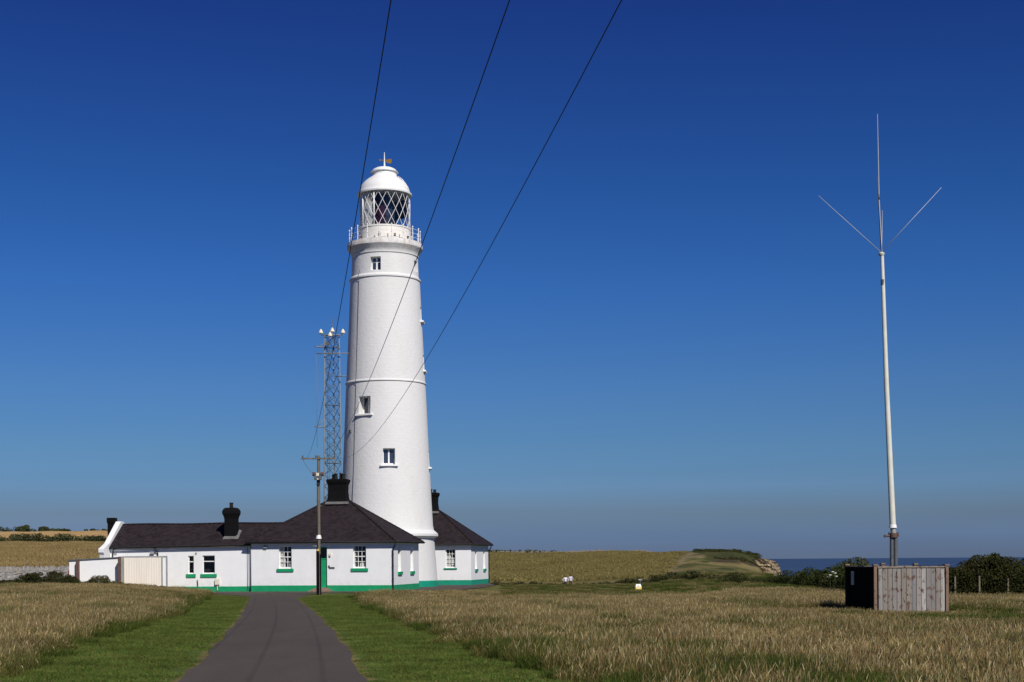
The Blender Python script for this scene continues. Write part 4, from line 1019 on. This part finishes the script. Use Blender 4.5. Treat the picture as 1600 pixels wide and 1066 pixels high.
DG = [(.030, .044, .014), (.042, .060, .018), (.055, .066, .020), (.036, .040, .018), (.065, .060, .025)]
MG = [(.060, .085, .024), (.085, .100, .030), (.10, .095, .035), (.05, .07, .02)]
FAR = [(.055, .070, .030), (.045, .060, .028), (.070, .078, .034), (.06, .06, .03)]
def hedge(name, pts, n, size, cols, lab, cat, mat='leaf', lump=(1.0, .8), lumps=60, width=1.2, zoff=0.0, core=True):
    """pts: (x, y, height); lumps scattered along the line, ragged top, lying on the ground"""
    pts = np.array(pts, float); L = np.concatenate([[0], np.cumsum(np.linalg.norm(np.diff(pts[:, :2], axis=0), axis=1))])
    cs = []; rs = []
    for k in range(lumps):
        s = rng.uniform(0, L[-1]); x = np.interp(s, L, pts[:, 0])+rng.normal()*.2*width; y = np.interp(s, L, pts[:, 1])+rng.uniform(-1, 1)*width; hh = np.interp(s, L, pts[:, 2])
        r = rng.uniform(*sorted(lump)); h = hh*rng.uniform(.25, 1.0); z = gz(x, y)+zoff+max(h-r*.75, r*.2)
        cs.append((x, y, z)); rs.append((r*1.15, r, r*.85))
    V, Q, C = leaves(cs, rs, n, size, cols)
    o = link(name, np_mesh(name, V, Q, M[mat], {'bc': C})); tag(o, lab, cat)
    return o
G = lambda px, D: ((px-800)/F*D, D)
hedge('hedge', [(*G(1462, 82), 1.8), (*G(1490, 82), 2.0), (*G(1515, 82), 2.2), (*G(1535, 82), 2.4), (*G(1562, 82), 2.6), (*G(1590, 82), 2.3), (*G(1640, 82), 2.3), (*G(1720, 80), 2.2)], 90000, .06, [(.026, .034, .011), (.040, .048, .015), (.055, .060, .020), (.034, .032, .015), (.075, .065, .028)],
      'dense dark green hedge right of the boarded enclosure with sea behind it', 'hedge', lump=(.62, .3), lumps=520, width=1.5)
hedge('thicket', [(*G(1292, 104), 1.6), (*G(1318, 98), 2.2), (*G(1345, 90), 2.45), (*G(1372, 92), 1.9), (*G(1420, 96), 1.5), (*G(1475, 90), 1.5)], 16000, .08, [(.045, .06, .018), (.06, .075, .022), (.075, .075, .028)],
      'green thicket rising behind the left side of the boarded enclosure', 'bushes', lump=(.8, .4), lumps=90, width=1.0)
hedge('gorse_scrub', [(*G(1130, 138), .4), (*G(1175, 134), .55), (*G(1208, 129), .8), (*G(1235, 125), 1.4), (*G(1255, 122), 1.4), (*G(1275, 118), 1.7), (*G(1300, 112), 1.5)], 26000, .065, DG,
      'dark low gorse scrub along the cliff edge left of the boarded enclosure', 'bushes', lump=(.75, .35), lumps=110, width=1.5)
hedge('bramble_strip', [(*G(770, 165), .25), (*G(830, 163), .4), (*G(900, 178), .5), (*G(960, 172), .55), (*G(1020, 160), .9), (*G(1070, 152), 1.0), (*G(1130, 146), .9), (*G(1160, 142), .8)], 15000, .10, [(.045, .05, .02), (.06, .065, .025), (.09, .08, .035)],
      'long dark strip of brambles between the meadow and the crop field', 'bushes', lump=(.6, .3), lumps=150, width=1.2)
hedge('nettle_clump', [(*G(-60, 108), .5), (*G(20, 108), .55), (*G(34, 108), 1.0), (*G(60, 108), 1.15), (*G(85, 108), 1.2), (*G(104, 108), 1.0), (*G(125, 108), .5)], 60000, .042, [(.035, .045, .015), (.05, .06, .02), (.07, .07, .028), (.045, .04, .02)],
      'dark green nettles growing in front of the drystone wall', 'weeds', lump=(.26, .12), lumps=300, width=.5)
hedge('weed_clump', [(*G(128, 109), .35), (*G(140, 109), .6), (*G(152, 109), .85), (*G(166, 109), .8), (*G(178, 109), .5), (*G(205, 109.5), .3), (*G(250, 109.5), .28), (*G(300, 110), .2)], 42000, .034, [(.06, .07, .022), (.085, .085, .03), (.12, .10, .045), (.05, .06, .02)],
      'green weeds growing against the white yard wall', 'weeds', lump=(.34, .16), lumps=150, width=.45)
hedge('field_hedge', [(*G(-300, 425), 2.6), (*G(0, 425), 2.2), (*G(50, 425), 2.9), (*G(110, 425), 2.6), (*G(125, 425), 2.0), (*G(140, 425), 2.4), (*G(300, 425), 2.5), (*G(430, 425), 2.4)], 34000, .24, FAR,
      'dark green hedgerow between the pale field and the golden field', 'hedge', 'farleaf', lump=(1.5, .8), lumps=420, width=1.2)
hedge('skyline_hedge', [(*G(-300, 722), 3.0), (*G(0, 722), 3.4), (*G(30, 722), 2.6), (*G(55, 722), 2.0)], 9000, .36, FAR, 'wooded hedge on the skyline at the far left above the golden field', 'hedge', 'farleaf', lump=(1.5, .8), lumps=190, width=2)
hedge('skyline_hedge', [(*G(80, 722), .9), (*G(110, 722), 1.1)], 1200, .4, FAR, 'low dark skyline hedge right of the round tree', 'hedge', 'farleaf', lump=(1.2, .6), lumps=30, width=1)
hedge('skyline_hedge', [(*G(132, 722), 1.1), (*G(165, 722), 1.1), (*G(300, 722), 1.4)], 3000, .4, FAR, 'low skyline hedge just left of the outer chimney', 'hedge', 'farleaf', lump=(1.2, .6), lumps=60, width=1)
def far_tree(px, D, h, w, lab):
    x, y = G(px, D); z = gz(x, y)
    t = empty('tree', (x, y, z)); tag(t, lab, 'tree')
    mb = MB(); mb.tube([(0, 0, -.3), (.1, 0, h*.35), (.05, .1, h*.7)], [.3, .2, .08], 8)
    for a in (0.5, 2.4, 4.4): mb.tube([(.08, 0, h*.35), (math.cos(a)*w*.45, math.sin(a)*w*.45, h*.65)], [.12, .05], 6)
    mb.build('trunk', M['polewood'], t)
    cs = []; rs = []
    for k in range(24):
        a = rng.uniform(0, 6.28); q = rng.uniform(0, .62)*w; zc = h*rng.uniform(.14, .82); r = rng.uniform(.18, .32)*w
        cs.append((math.cos(a)*q, math.sin(a)*q, zc)); rs.append((r, r, r*.8))
    V, Q, C = leaves(cs, rs, 4200, .26, FAR); link('crown', np_mesh('crown', V, Q, M['farleaf'], {'bc': C}), t)
far_tree(40, 724, 3.3, 4.4, 'rounded tree standing above the skyline hedge at far left')
far_tree(67, 724, 2.1, 4.0, 'squat dark tree alone on the skyline above the golden field')
hedge('hill_scrub', [(*G(1085, 420), .15), (*G(1105, 417), .7), (*G(1135, 412), .55), (*G(1165, 408), .3), (*G(1195, 408), .15)], 18000, .11, [(.045, .055, .018), (.058, .066, .022), (.075, .075, .028), (.05, .046, .02)],
      'dark scrub capping the headland above the cliff', 'bushes', 'farleaf', lump=(.7, .35), lumps=170, width=5)
hedge('slope_scrub', [(*G(1116, 338), .12), (*G(1140, 352), .15), (*G(1160, 372), .2), (*G(1178, 386), .25), (*G(1192, 392), .25)], 9000, .10, [(.055, .042, .026), (.07, .055, .03), (.06, .06, .026)],
      'brownish bracken on the slope in front of the headland cliff', 'bushes', 'farleaf', lump=(.5, .22), lumps=120, width=2.5)
hedge('field_edge_hedge', [(*G(755, 514), .9), (*G(800, 514), 1.3), (*G(868, 514), 1.1)], 3000, .25, FAR, 'low dark hedge along the top of the crop field beside the right cottage', 'hedge', 'farleaf', lump=(1.0, .5), lumps=60, width=1)

# white umbels by the enclosure
for (px, py, D) in ((1297, 899, 96), (1301, 894, 96.3), (1305, 896, 95.6), (1307, 901, 95.8), (1294, 902, 96.2)):
    c = P(px, py, D); z = gz(c.x, D); t = empty('cow_parsley', (c.x, D, z)); tag(t, 'white flower head on a tall green stem left of the boarded enclosure', 'flower', 'white umbel flowers left of the enclosure')
    mb = MB(); mb.tube([(0, 0, 0), (.02, .02, (c.z-z)*.6), (0, 0, c.z-z)], .015, 5); mb.build('stem', M['stem'], t)
    mb = MB(); mb.smooth = True
    for k in range(9):
        a = k*2.4; q = .022*math.sqrt(k)*1.3; mb.lathe([(0, c.z-z-.02), (.03, c.z-z), (.028, c.z-z+.03), (0, c.z-z+.045)], 8, (math.cos(a)*q, math.sin(a)*q))
    mb.build('flower_head', M['petal'], t)
# small posts before the hedge
for i, (px, y0, y1) in enumerate(((1492.3, 901, 914), (1530.3, 900, 913), (1575, 904, 917))):
    D = 80.35; c = P(px, y1, D); z = gz(c.x, D); e = P(px, y0, D).z
    mb = MB(); mb.box(-.042, .042, -.042, .042, 0, e-z-.04); mb.box(-.042, .042, -.042, .042, e-z-.04, e-z, taper=.02); o = mb.build('fence_post', M['oldpost']); o.location = (c.x, D, z)
    tag(o, ['pale wooden fence post before the dark hedge, nearest to the boarded enclosure', 'pale wooden fence post before the dark hedge, middle of three', 'pale wooden fence post before the dark hedge, farthest right'][i], 'post', 'fence posts before the hedge')

# far stone wall along the top of the crop field
def far_wall():
    V = []; Q = []; C = []
    for k in range(150):
        a = 770+k*2.05; px = a; D = 513; x, y = G(px, D); w = 2.05/F*D
        if rng.uniform() < .06: continue
        h = rng.uniform(.5, .95); z = gz(x, y); b = len(V)
        V += [(x, y-.3, z-.2), (x+w, y-.3, z-.2), (x+w, y+.3, z-.2), (x, y+.3, z-.2), (x, y-.3, z+h), (x+w, y-.3, z+h*.95), (x+w, y+.3, z+h*.95), (x, y+.3, z+h)]
        q = rng.uniform(.10, .20); C += [(q, q*.80, q*.60)]*8
        for f in ((0, 3, 2, 1), (4, 5, 6, 7), (0, 1, 5, 4), (1, 2, 6, 5), (2, 3, 7, 6), (3, 0, 4, 7)): Q.append([b+i for i in f])
    tag(link('field_wall', np_mesh('field_wall', np.array(V), np.array(Q), M['stone'], {'bc': np.array(C)})), 'distant pinkish stone wall along the skyline of the crop field', 'stone wall')
far_wall()

# cliff face at the end of the headland
def cliff():
    pts = [(1157, 404, 880, 890), (1165, 401, 880, 894), (1172, 399, 879, 897), (1178, 397, 875.5, 900), (1188, 396, 874.5, 903), (1196, 395, 875.5, 905), (1204, 396, 877, 905), (1210, 399, 879.5, 905), (1214, 405, 883, 905), (1217, 413, 887, 905), (1215, 430, 888, 905), (1208, 452, 886, 905)]
    n = 60; m = 40; V = []
    ks = np.linspace(0, len(pts)-1, n); arr = np.array(pts, float)
    for k in ks:
        px, D, yt, yb = [np.interp(k, range(len(pts)), arr[:, i]) for i in range(4)]
        T = P(px, yt-2, D); B = -32.0
        for j in range(m):
            f = j/(m-1); z = T.z+(B-T.z)*f**1.7
            ledge = .9*((z*1.1) % 1.0)+.7*math.sin(z*2.3+px*.3)*.5+rng.uniform(-.25, .25)
            dv = ledge+f*6
            V.append((T.x+dv*.25, D-dv*.9, z))
    i = np.arange(n*m).reshape(n, m); Q = np.stack([i[:-1, :-1], i[:-1, 1:], i[1:, 1:], i[1:, :-1]], -1).reshape(-1, 4)
    o = link('cliff', np_mesh('cliff', np.array(V), Q, M['cliff'])); tag(o, 'bedded buff rock cliff at the end of the headland', 'cliff', kind='structure')
cliff()

# ------------------------------------------------------------------ people and marker
def person(px, D, h, shirt, lab, pose):
    x = (px-800)/F*D; z = gz(x, D); t = empty('person', (x, D, z), pose.get('rz', 0)); tag(t, lab, 'person', 'two walkers in the dip of the field')
    s = h/1.75
    J = {'pel': (0, 0, .95), 'ch': (0, .0, 1.22), 'nk': (0, 0, 1.46), 'hd': (0, -.02, 1.60), 'ht': (0, -.01, 1.72)}
    verts = []; edges = []; rad = []; idx = {}
    def add(nm, p, r, par=None):
        idx[nm] = len(verts); verts.append(tuple(v*s for v in p)); rad.append(r*s)
        if par: edges.append((idx[par], idx[nm]))
    add('pel', (0, 0, .95), .155); add('wa', (0, 0, 1.12), .14, 'pel'); add('ch', (0, 0, 1.32), .17, 'wa'); add('nk', (0, 0, 1.49), .06, 'ch'); add('hd', (0, -.02, 1.62), .10, 'nk'); add('ht', (0, -.01, 1.70), .075, 'hd')
    for sg, n in ((-1, 'l'), (1, 'r')):
        el = pose.get('elbow', .0); st = pose.get('stride', .12)*sg
        add('sh'+n, (sg*.19, 0, 1.42), .065, 'ch'); add('el'+n, (sg*(.27+el), .03, 1.16), .045, 'sh'+n); add('wr'+n, (sg*(.26+el*.2), -.10, .96), .034, 'el'+n); add('ha'+n, (sg*(.25+el*.1), -.14, .88), .035, 'wr'+n)
        add('hp'+n, (sg*.10, 0, .88), .10, 'pel'); add('kn'+n, (sg*.11, -st*.6, .48), .065, 'hp'+n); add('an'+n, (sg*.11, st*.3, .08), .045, 'kn'+n); add('to'+n, (sg*.12, st*.3-.16, .04), .035, 'an'+n)
    me = bpy.data.meshes.new('body'); me.from_pydata(verts, edges, []); o = bpy.data.objects.new('body', me); COL.objects.link(o)
    md = o.modifiers.new('skin', 'SKIN'); sb = o.modifiers.new('sub', 'SUBSURF'); sb.levels = 2
    for i, r in enumerate(rad): me.skin_vertices[0].data[i].radius = (r, r*.85)
    me.skin_vertices[0].data[0].use_root = True
    bpy.context.view_layer.update(); dg = bpy.context.evaluated_depsgraph_get(); m2 = bpy.data.meshes.new_from_object(o.evaluated_get(dg)); o.modifiers.clear(); o.data = m2; o.parent = t
    for m in (M['skin'], shirt, M['trouser'], M['hair']): m2.materials.append(m)
    for p in m2.polygons:
        c = p.center/s; p.use_smooth = True
        if c.z > 1.475: p.material_index = 3 if (c.z > 1.66 or c.y > .03) else 0
        elif abs(c.x) > .2 and c.z < 1.02: p.material_index = 0
        elif c.z > .93: p.material_index = 1
        else: p.material_index = 2
    mb = MB(); mb.lathe([(.112*s, 1.60*s), (.118*s, 1.66*s), (.09*s, 1.735*s), (.0, 1.765*s)], 14, (0, .0), cap=False); mb.build('hair', M['hair'], t)
person(883.4, 189, 1.62, M['shirt'], 'person in a white top and dark trousers, shorter of two walkers', {'elbow': .14, 'stride': .2, 'rz': .2})
person(891.4, 190, 1.80, M['lilac'], 'person in a pale lilac shirt and dark trousers, taller of two walkers', {'elbow': .03, 'stride': .12, 'rz': -.1})
def marker():
    D = 124.0; c = P(997, 919, D); t = empty('marker_box', (c.x, D, gz(c.x, D)), R(12)); tag(t, 'small white and yellow marker box on the cropped grass beyond the meadow', 'marker')
    mb = MB(); mb.box(-.28, .28, -.18, .18, -.05, .2, taper=.02); mb.build('base', M['yellow'], t, bevel=.01)
    mb = MB(); mb.box(-.26, .26, -.16, .16, .2, .44, taper=.06); mb.build('top', M['white_gloss'], t, bevel=.01)
    mb = MB(); mb.box(-.12, .1, -.175, -.15, .06, .34); mb.build('panel', M['cone'], t)
    D2 = 128; c = P(1000.5, 915, D2); t = empty('marker_post', (c.x, D2, gz(c.x, D2))); tag(t, 'thin dark post with a pale cap just behind the marker box', 'post')
    e = P(1000.5, 907, D2).z-gz(c.x, D2); mb = MB(); mb.box(-.04, .04, -.04, .04, -.1, e); mb.build('stake', M['darkmetal'], t); mb = MB(); mb.box(-.16, .16, -.06, .06, e, e+.12); mb.build('cap', M['paleplate'], t)
marker()
for i, (px, y1) in enumerate(((364.6, 924.5), (383.4, 924.6))):
    p = ground_at(px, y1); mb = MB(); mb.lathe([(.0, -.05), (.16, 0), (.15, .10), (.07, .17), (0, .18)], 7); o = mb.build('kerb_stone', M['white']); o.location = (p.x, p.y, -.48); o.scale = (1.1, .8, .8); o.rotation_euler = (0, 0, i*.8)
    tag(o, ['whitewashed stone on the forecourt below the meter box', 'whitewashed stone on the forecourt near the cottage corner'][i], 'stone', 'whitewashed stones by the wing')

# ------------------------------------------------------------------ grass
proto = bpy.data.collections.new('grass_tufts')          # never linked to the scene: only instanced
def strips(roots, rows):
    """roots (n,3); rows: list of (offset (n,3), half width vector (n,3))"""
    n = len(roots); k = len(rows)
    V = np.zeros((n, k, 2, 3))
    for i, (o, w) in enumerate(rows): V[:, i, 0] = roots+o-w; V[:, i, 1] = roots+o+w
    b = (np.arange(n)*k*2)[:, None]
    Q = np.concatenate([np.stack([b[:, 0]+2*i, b[:, 0]+2*i+1, b[:, 0]+2*i+3, b[:, 0]+2*i+2], 1) for i in range(k-1)], 0)
    return V.reshape(-1, 3), Q
def disc(n, rad, z):
    a = rng.uniform(0, 6.283, n); q = rad*np.sqrt(rng.uniform(0, 1, n)); return np.stack([q*np.cos(a), q*np.sin(a), np.full(n, z)], 1)
def meadow_tuft(i, nl, ns, hscale=1.0, size=1.0, green=False):
    Vs = []; Qs = []; Cs = []; off = 0
    def addv(V, Q, C):
        nonlocal off
        Vs.append(V); Qs.append(Q+off); Cs.append(C); off += len(V)
    # leaves
    r = disc(nl, .66*size, -.03); th = rng.uniform(0, 6.28, nl)
    h = rng.uniform(.16, .40, nl)*hscale*(1.15 if green else 1); ln = rng.normal(size=(nl, 2))*.35
    w = np.stack([np.cos(th), np.sin(th), 0*th], 1)*rng.uniform(.003, .006, nl)[:, None]
    up = lambda f, g: np.stack([ln[:, 0]*h*g, ln[:, 1]*h*g, h*f], 1)
    V, Q = strips(r, [(up(0, 0), w), (up(.6, .35), w*.9), (up(.95, 1.0), w*.12)])
    pal = np.array([(.075, .095, .020), (.10, .105, .028), (.135, .115, .038), (.17, .135, .05), (.065, .092, .020)]) if not green else np.array([(.055, .085, .016), (.07, .10, .020), (.09, .105, .026), (.05, .075, .014)]); c = pal[rng.integers(0, len(pal), nl)]*rng.uniform(.75, 1.25, (nl, 1)); addv(V, Q, np.repeat(c, 6, 0))
    # flowering stalks
    r = disc(ns, .66*size, -.03); th = rng.uniform(0, 6.28, ns)
    h = (.20+.40*rng.beta(2.0, 2.6, ns))*hscale; ln = rng.normal(size=(ns, 2))*.13+np.array([.04, .0]); w = np.stack([np.cos(th), np.sin(th), 0*th], 1)
    up = lambda f, g: np.stack([ln[:, 0]*h*g, ln[:, 1]*h*g, h*f], 1)
    hw = rng.uniform(.0035, .0075, ns)[:, None]
    V, Q = strips(r, [(up(0, 0), w*.0016), (up(.72, .5), w*.0016), (up(.85, .75), w*hw), (up(1.0, 1.15), w*.002)])
    pal = np.array([(.29, .215, .092), (.40, .315, .155), (.24, .165, .07), (.28, .175, .09), (.22, .19, .065), (.54, .45, .26)]); c = pal[rng.integers(0, len(pal), ns)]*rng.uniform(.7, 1.2, (ns, 1))
    cc = np.repeat(c, 8, 0).reshape(ns, 8, 3); cc[:, :3] *= .75; addv(V, Q, cc.reshape(-1, 3))
    me = np_mesh('tuft', np.concatenate(Vs), np.concatenate(Qs), M['meadow'], {'bc': np.concatenate(Cs)})
    o = bpy.data.objects.new('a_meadow_tuft_%d' % i, me); proto.objects.link(o)
def mown_tuft(i, nl):
    r = disc(nl, .36, -.01); th = rng.uniform(0, 6.28, nl); h = rng.uniform(.02, .065, nl); ln = rng.normal(size=(nl, 2))*.6
    w = np.stack([np.cos(th), np.sin(th), 0*th], 1)*rng.uniform(.003, .006, nl)[:, None]; up = lambda f, g: np.stack([ln[:, 0]*h*g, ln[:, 1]*h*g, h*f], 1)
    V, Q = strips(r, [(up(0, 0), w), (up(.6, .4), w*.9), (up(1, 1), w*.15)])
    pal = np.array([(.068, .125, .022), (.088, .146, .028), (.108, .150, .033), (.165, .155, .050)]); c = pal[rng.integers(0, len(pal), nl)]*rng.uniform(.7, 1.25, (nl, 1))
    me = np_mesh('mown', V, Q, M['mown'], {'bc': np.repeat(c, 6, 0)}); o = bpy.data.objects.new('b_mown_tuft_%d' % i, me); mown.objects.link(o)
mown = bpy.data.collections.new('mown_tufts')
for i in range(3): meadow_tuft(i, 1000, 370)
for i in range(3, 5): meadow_tuft(i, 1100, 190, .92)
for i in range(5, 7): meadow_tuft(i, 1300, 30, .88, green=True)
for i in range(3): mown_tuft(i, 420)

def scatter(name, pts, idx, scl, coll, lab, cat):
    me = bpy.data.meshes.new(name); n = len(pts); me.vertices.add(n); me.vertices.foreach_set('co', np.ascontiguousarray(pts, dtype=np.float32).ravel())
    for an, ty, arr in (('idx', 'INT', idx), ('rot', 'FLOAT', rng.uniform(-3.1, 3.1, n) if coll is mown else rng.uniform(-.6, .6, n)), ('scl', 'FLOAT', scl)):
        a = me.attributes.new(an, ty, 'POINT'); a.data.foreach_set('value', np.ascontiguousarray(arr, dtype=np.int32 if ty == 'INT' else np.float32))
    o = link(name, me); tag(o, lab, cat, kind='stuff')
    ng = bpy.data.node_groups.new(name, 'GeometryNodeTree'); ng.interface.new_socket('Geometry', in_out='INPUT', socket_type='NodeSocketGeometry'); ng.interface.new_socket('Geometry', in_out='OUTPUT', socket_type='NodeSocketGeometry')
    N = ng.nodes.new; gi = N('NodeGroupInput'); go = N('NodeGroupOutput'); ip = N('GeometryNodeInstanceOnPoints'); ci = N('GeometryNodeCollectionInfo')
    ci.inputs['Collection'].default_value = coll; ci.inputs['Separate Children'].default_value = True; ci.inputs['Reset Children'].default_value = True
    def attr(nm, ty):
        x = N('GeometryNodeInputNamedAttribute'); x.data_type = ty; x.inputs['Name'].default_value = nm; return x.outputs['Attribute']
    cx = N('ShaderNodeCombineXYZ'); ng.links.new(attr('rot', 'FLOAT'), cx.inputs[2]); cs = N('ShaderNodeCombineXYZ'); cs.inputs[0].default_value = 1; cs.inputs[1].default_value = 1; ng.links.new(attr('scl', 'FLOAT'), cs.inputs[2])
    ng.links.new(gi.outputs[0], ip.inputs['Points']); ng.links.new(ci.outputs[0], ip.inputs['Instance']); ip.inputs['Pick Instance'].default_value = True
    ng.links.new(attr('idx', 'INT'), ip.inputs['Instance Index']); ng.links.new(cx.outputs[0], ip.inputs['Rotation']); ng.links.new(cs.outputs[0], ip.inputs['Scale']); ng.links.new(ip.outputs[0], go.inputs[0])
    md = o.modifiers.new('scatter', 'NODES'); md.node_group = ng
    return o

def grass():
    st = .86
    ys = np.arange(9, 112, st); P_ = []
    for y in ys:
        xs = np.arange(-.48*max(y, 22)-4, .50*max(y, 22)+6, st); P_.append(np.stack([xs+rng.uniform(-.25, .25, len(xs)), y+rng.uniform(-.25, .25, len(xs))], 1))
    A = np.concatenate(P_); x, y = A[:, 0], A[:, 1]; px = 800+F*x/np.maximum(y, 22)
    left = (x < bx(BL_meadow, y)-.45+.3*sines(x, y, .8, 21)) & ((y < 110) & (px < 322))
    right = (x > bx(BR_meadow, y)+.45+.3*sines(x, y, .8, 22)) & np.where(px < 640, y < 107.3, np.where(px < 780, y < 107.5+(px-640)*.09, y < 104+2*sines(x, y, .2, 23)))
    encl = (x > 12.9) & (x < 16.3) & (y > 54.2) & (y < 57.2)
    k = (left | right) & ~encl
    right_edge = px > 1400
    x, y, px = x[k], y[k], px[k]
    n1 = sines(x, y, .22, 5); n2 = sines(x, y, .75, 6)
    gre = (n1+.5*n2) > .22
    dl = np.minimum(np.abs(x-bx(BL_meadow, y)), np.abs(x-bx(BR_meadow, y))); gre |= (dl < 1.1) & (rng.uniform(size=len(x)) < .6)
    gv = .75*n1+.8*n2+.25*rng.normal(size=len(x)); idx = np.where(gre | (gv > .10), rng.integers(3, 5, len(x)), rng.integers(0, 3, len(x))); idx = np.where((gv > .42) | ((dl < .9) & (rng.uniform(size=len(x)) < .5)), rng.integers(5, 7, len(x)), idx)
    scl = .86+.30*n2+rng.uniform(-.2, .2, len(x)); scl = scl*np.clip(.55+dl*.4, .55, 1); scl = np.where((x > 9.5) & (x < 18.5) & (y > 40) & (y < 58), scl*.55, scl); scl = np.where(y > 70, scl*.85, scl)
    scatter('meadow_grass', np.stack([x, y, H(x, y)], 1), idx, scl, proto, 'tall tan seeding meadow grass on both sides of the lane', 'grass')
    ys = np.arange(14, 104, .45); P_ = []
    for y in ys:
        xs = np.arange(-22, 6, .45); P_.append(np.stack([xs+rng.uniform(-.15, .15, len(xs)), y+rng.uniform(-.15, .15, len(xs))], 1))
    A = np.concatenate(P_); x, y = A[:, 0], A[:, 1]
    k = ((x > bx(BL_meadow, y)-.6) & (x < bx(BL_road, y)-.24)) | ((x > bx(BR_road, y)+.24) & (x < bx(BR_meadow, y)+.6))
    k &= ~((y > 99.5) & (x < bx(BR_road, y)))
    x, y = x[k], y[k]
    de = np.minimum(np.abs(x-bx(BL_road, y)), np.abs(x-bx(BR_road, y)))
    scatter('mown_verge', np.stack([x, y, H(x, y)], 1), rng.integers(0, 3, len(x)), rng.uniform(.8, 1.2, len(x))*np.clip(.35+de*.8, .4, 1), mown, 'short mown green verge beside the lane', 'grass')
    # coarse green and tan grass on the strip towards the cliff
    ys = np.arange(104, 190, 1.1); P_ = []
    for y in ys:
        xs = np.arange(-.02*y, .40*y, 1.05); P_.append(np.stack([xs+rng.uniform(-.5, .5, len(xs)), y+rng.uniform(-.5, .5, len(xs))], 1))
    A = np.concatenate(P_); x, y = A[:, 0], A[:, 1]; px = 800+F*x/y; z = H(x, y)
    k = (z > -3) & (px > 790) & (y < np.where(px > 1200, 130, 190)) & (rng.uniform(size=len(x)) < .85)
    x, y, z, px = x[k], y[k], z[k], px[k]
    scatter('cliff_grass', np.stack([x, y, z], 1), np.where((px > 1190) | (rng.uniform(size=len(x)) < .55), rng.integers(5, 7, len(x)), rng.integers(3, 5, len(x))), rng.uniform(.3, .8, len(x))*np.where((px < 1040) & (y > 114), .35, 1), proto, 'rough greener grass between the meadow and the cliff edge', 'grass')
grass()
def crop():
    coll = bpy.data.collections.new('crop_tufts')
    for i, pal in enumerate(([(.20, .165, .060), (.15, .135, .045), (.125, .115, .040), (.24, .19, .08)], [(.17, .15, .055), (.13, .125, .04), (.22, .175, .07), (.16, .12, .05)], [(.30, .215, .095), (.26, .19, .085), (.22, .175, .075), (.34, .25, .12)], [(.24, .18, .08), (.29, .21, .09), (.32, .23, .105), (.21, .165, .065)])):
        nl = 420; r = disc(nl, 1.9, -.05); th = rng.uniform(0, 6.28, nl); h = rng.uniform(.18, .5, nl); ln = rng.normal(size=(nl, 2))*.3
        w = np.stack([np.cos(th), np.sin(th), 0*th], 1)*rng.uniform(.02, .05, nl)[:, None]; up = lambda f, g: np.stack([ln[:, 0]*h*g, ln[:, 1]*h*g, h*f], 1)
        V, Q = strips(r, [(up(0, 0), w), (up(.6, .4), w*.9), (up(1, 1), w*.2)]); pal = np.array(pal); c = pal[rng.integers(0, 4, nl)]*rng.uniform(.7, 1.3, (nl, 1))
        o = bpy.data.objects.new('crop_%d' % i, np_mesh('crop', V, Q, M['crop'], {'bc': np.repeat(c, 6, 0)})); coll.objects.link(o)
    for nm, lab, y0, y1, pa, pb, ids in (('crop_field', 'pale green ripening crop in the field right of the cottages', 205, 506, 640, 1100, (0, 2)), ('crop_field', 'tan crop in the field behind the drystone wall at far left', 135, 422, -260, 330, (2, 4))):
        P_ = []
        for y in np.arange(y0, y1, 2.6):
            xs = np.arange((pa-800)/F*y, (pb-800)/F*y, 2.5); P_.append(np.stack([xs+rng.uniform(-.8, .8, len(xs)), y+rng.uniform(-.8, .8, len(xs))], 1))
        A = np.concatenate(P_); x, y = A[:, 0], A[:, 1]; px = 800+F*x/y; n2 = sines(x, y, .35, 4)
        if pa > 0: k = (px < 1030+(y-200)*.17+14*n2) & (y > 203+3*n2)
        else: k = px < 330
        x, y = x[k], y[k]
        scatter(nm, np.stack([x, y, H(x, y)], 1), rng.integers(ids[0], ids[1], len(x)), rng.uniform(.7, 1.25, len(x)), coll, lab, 'crop')
crop()
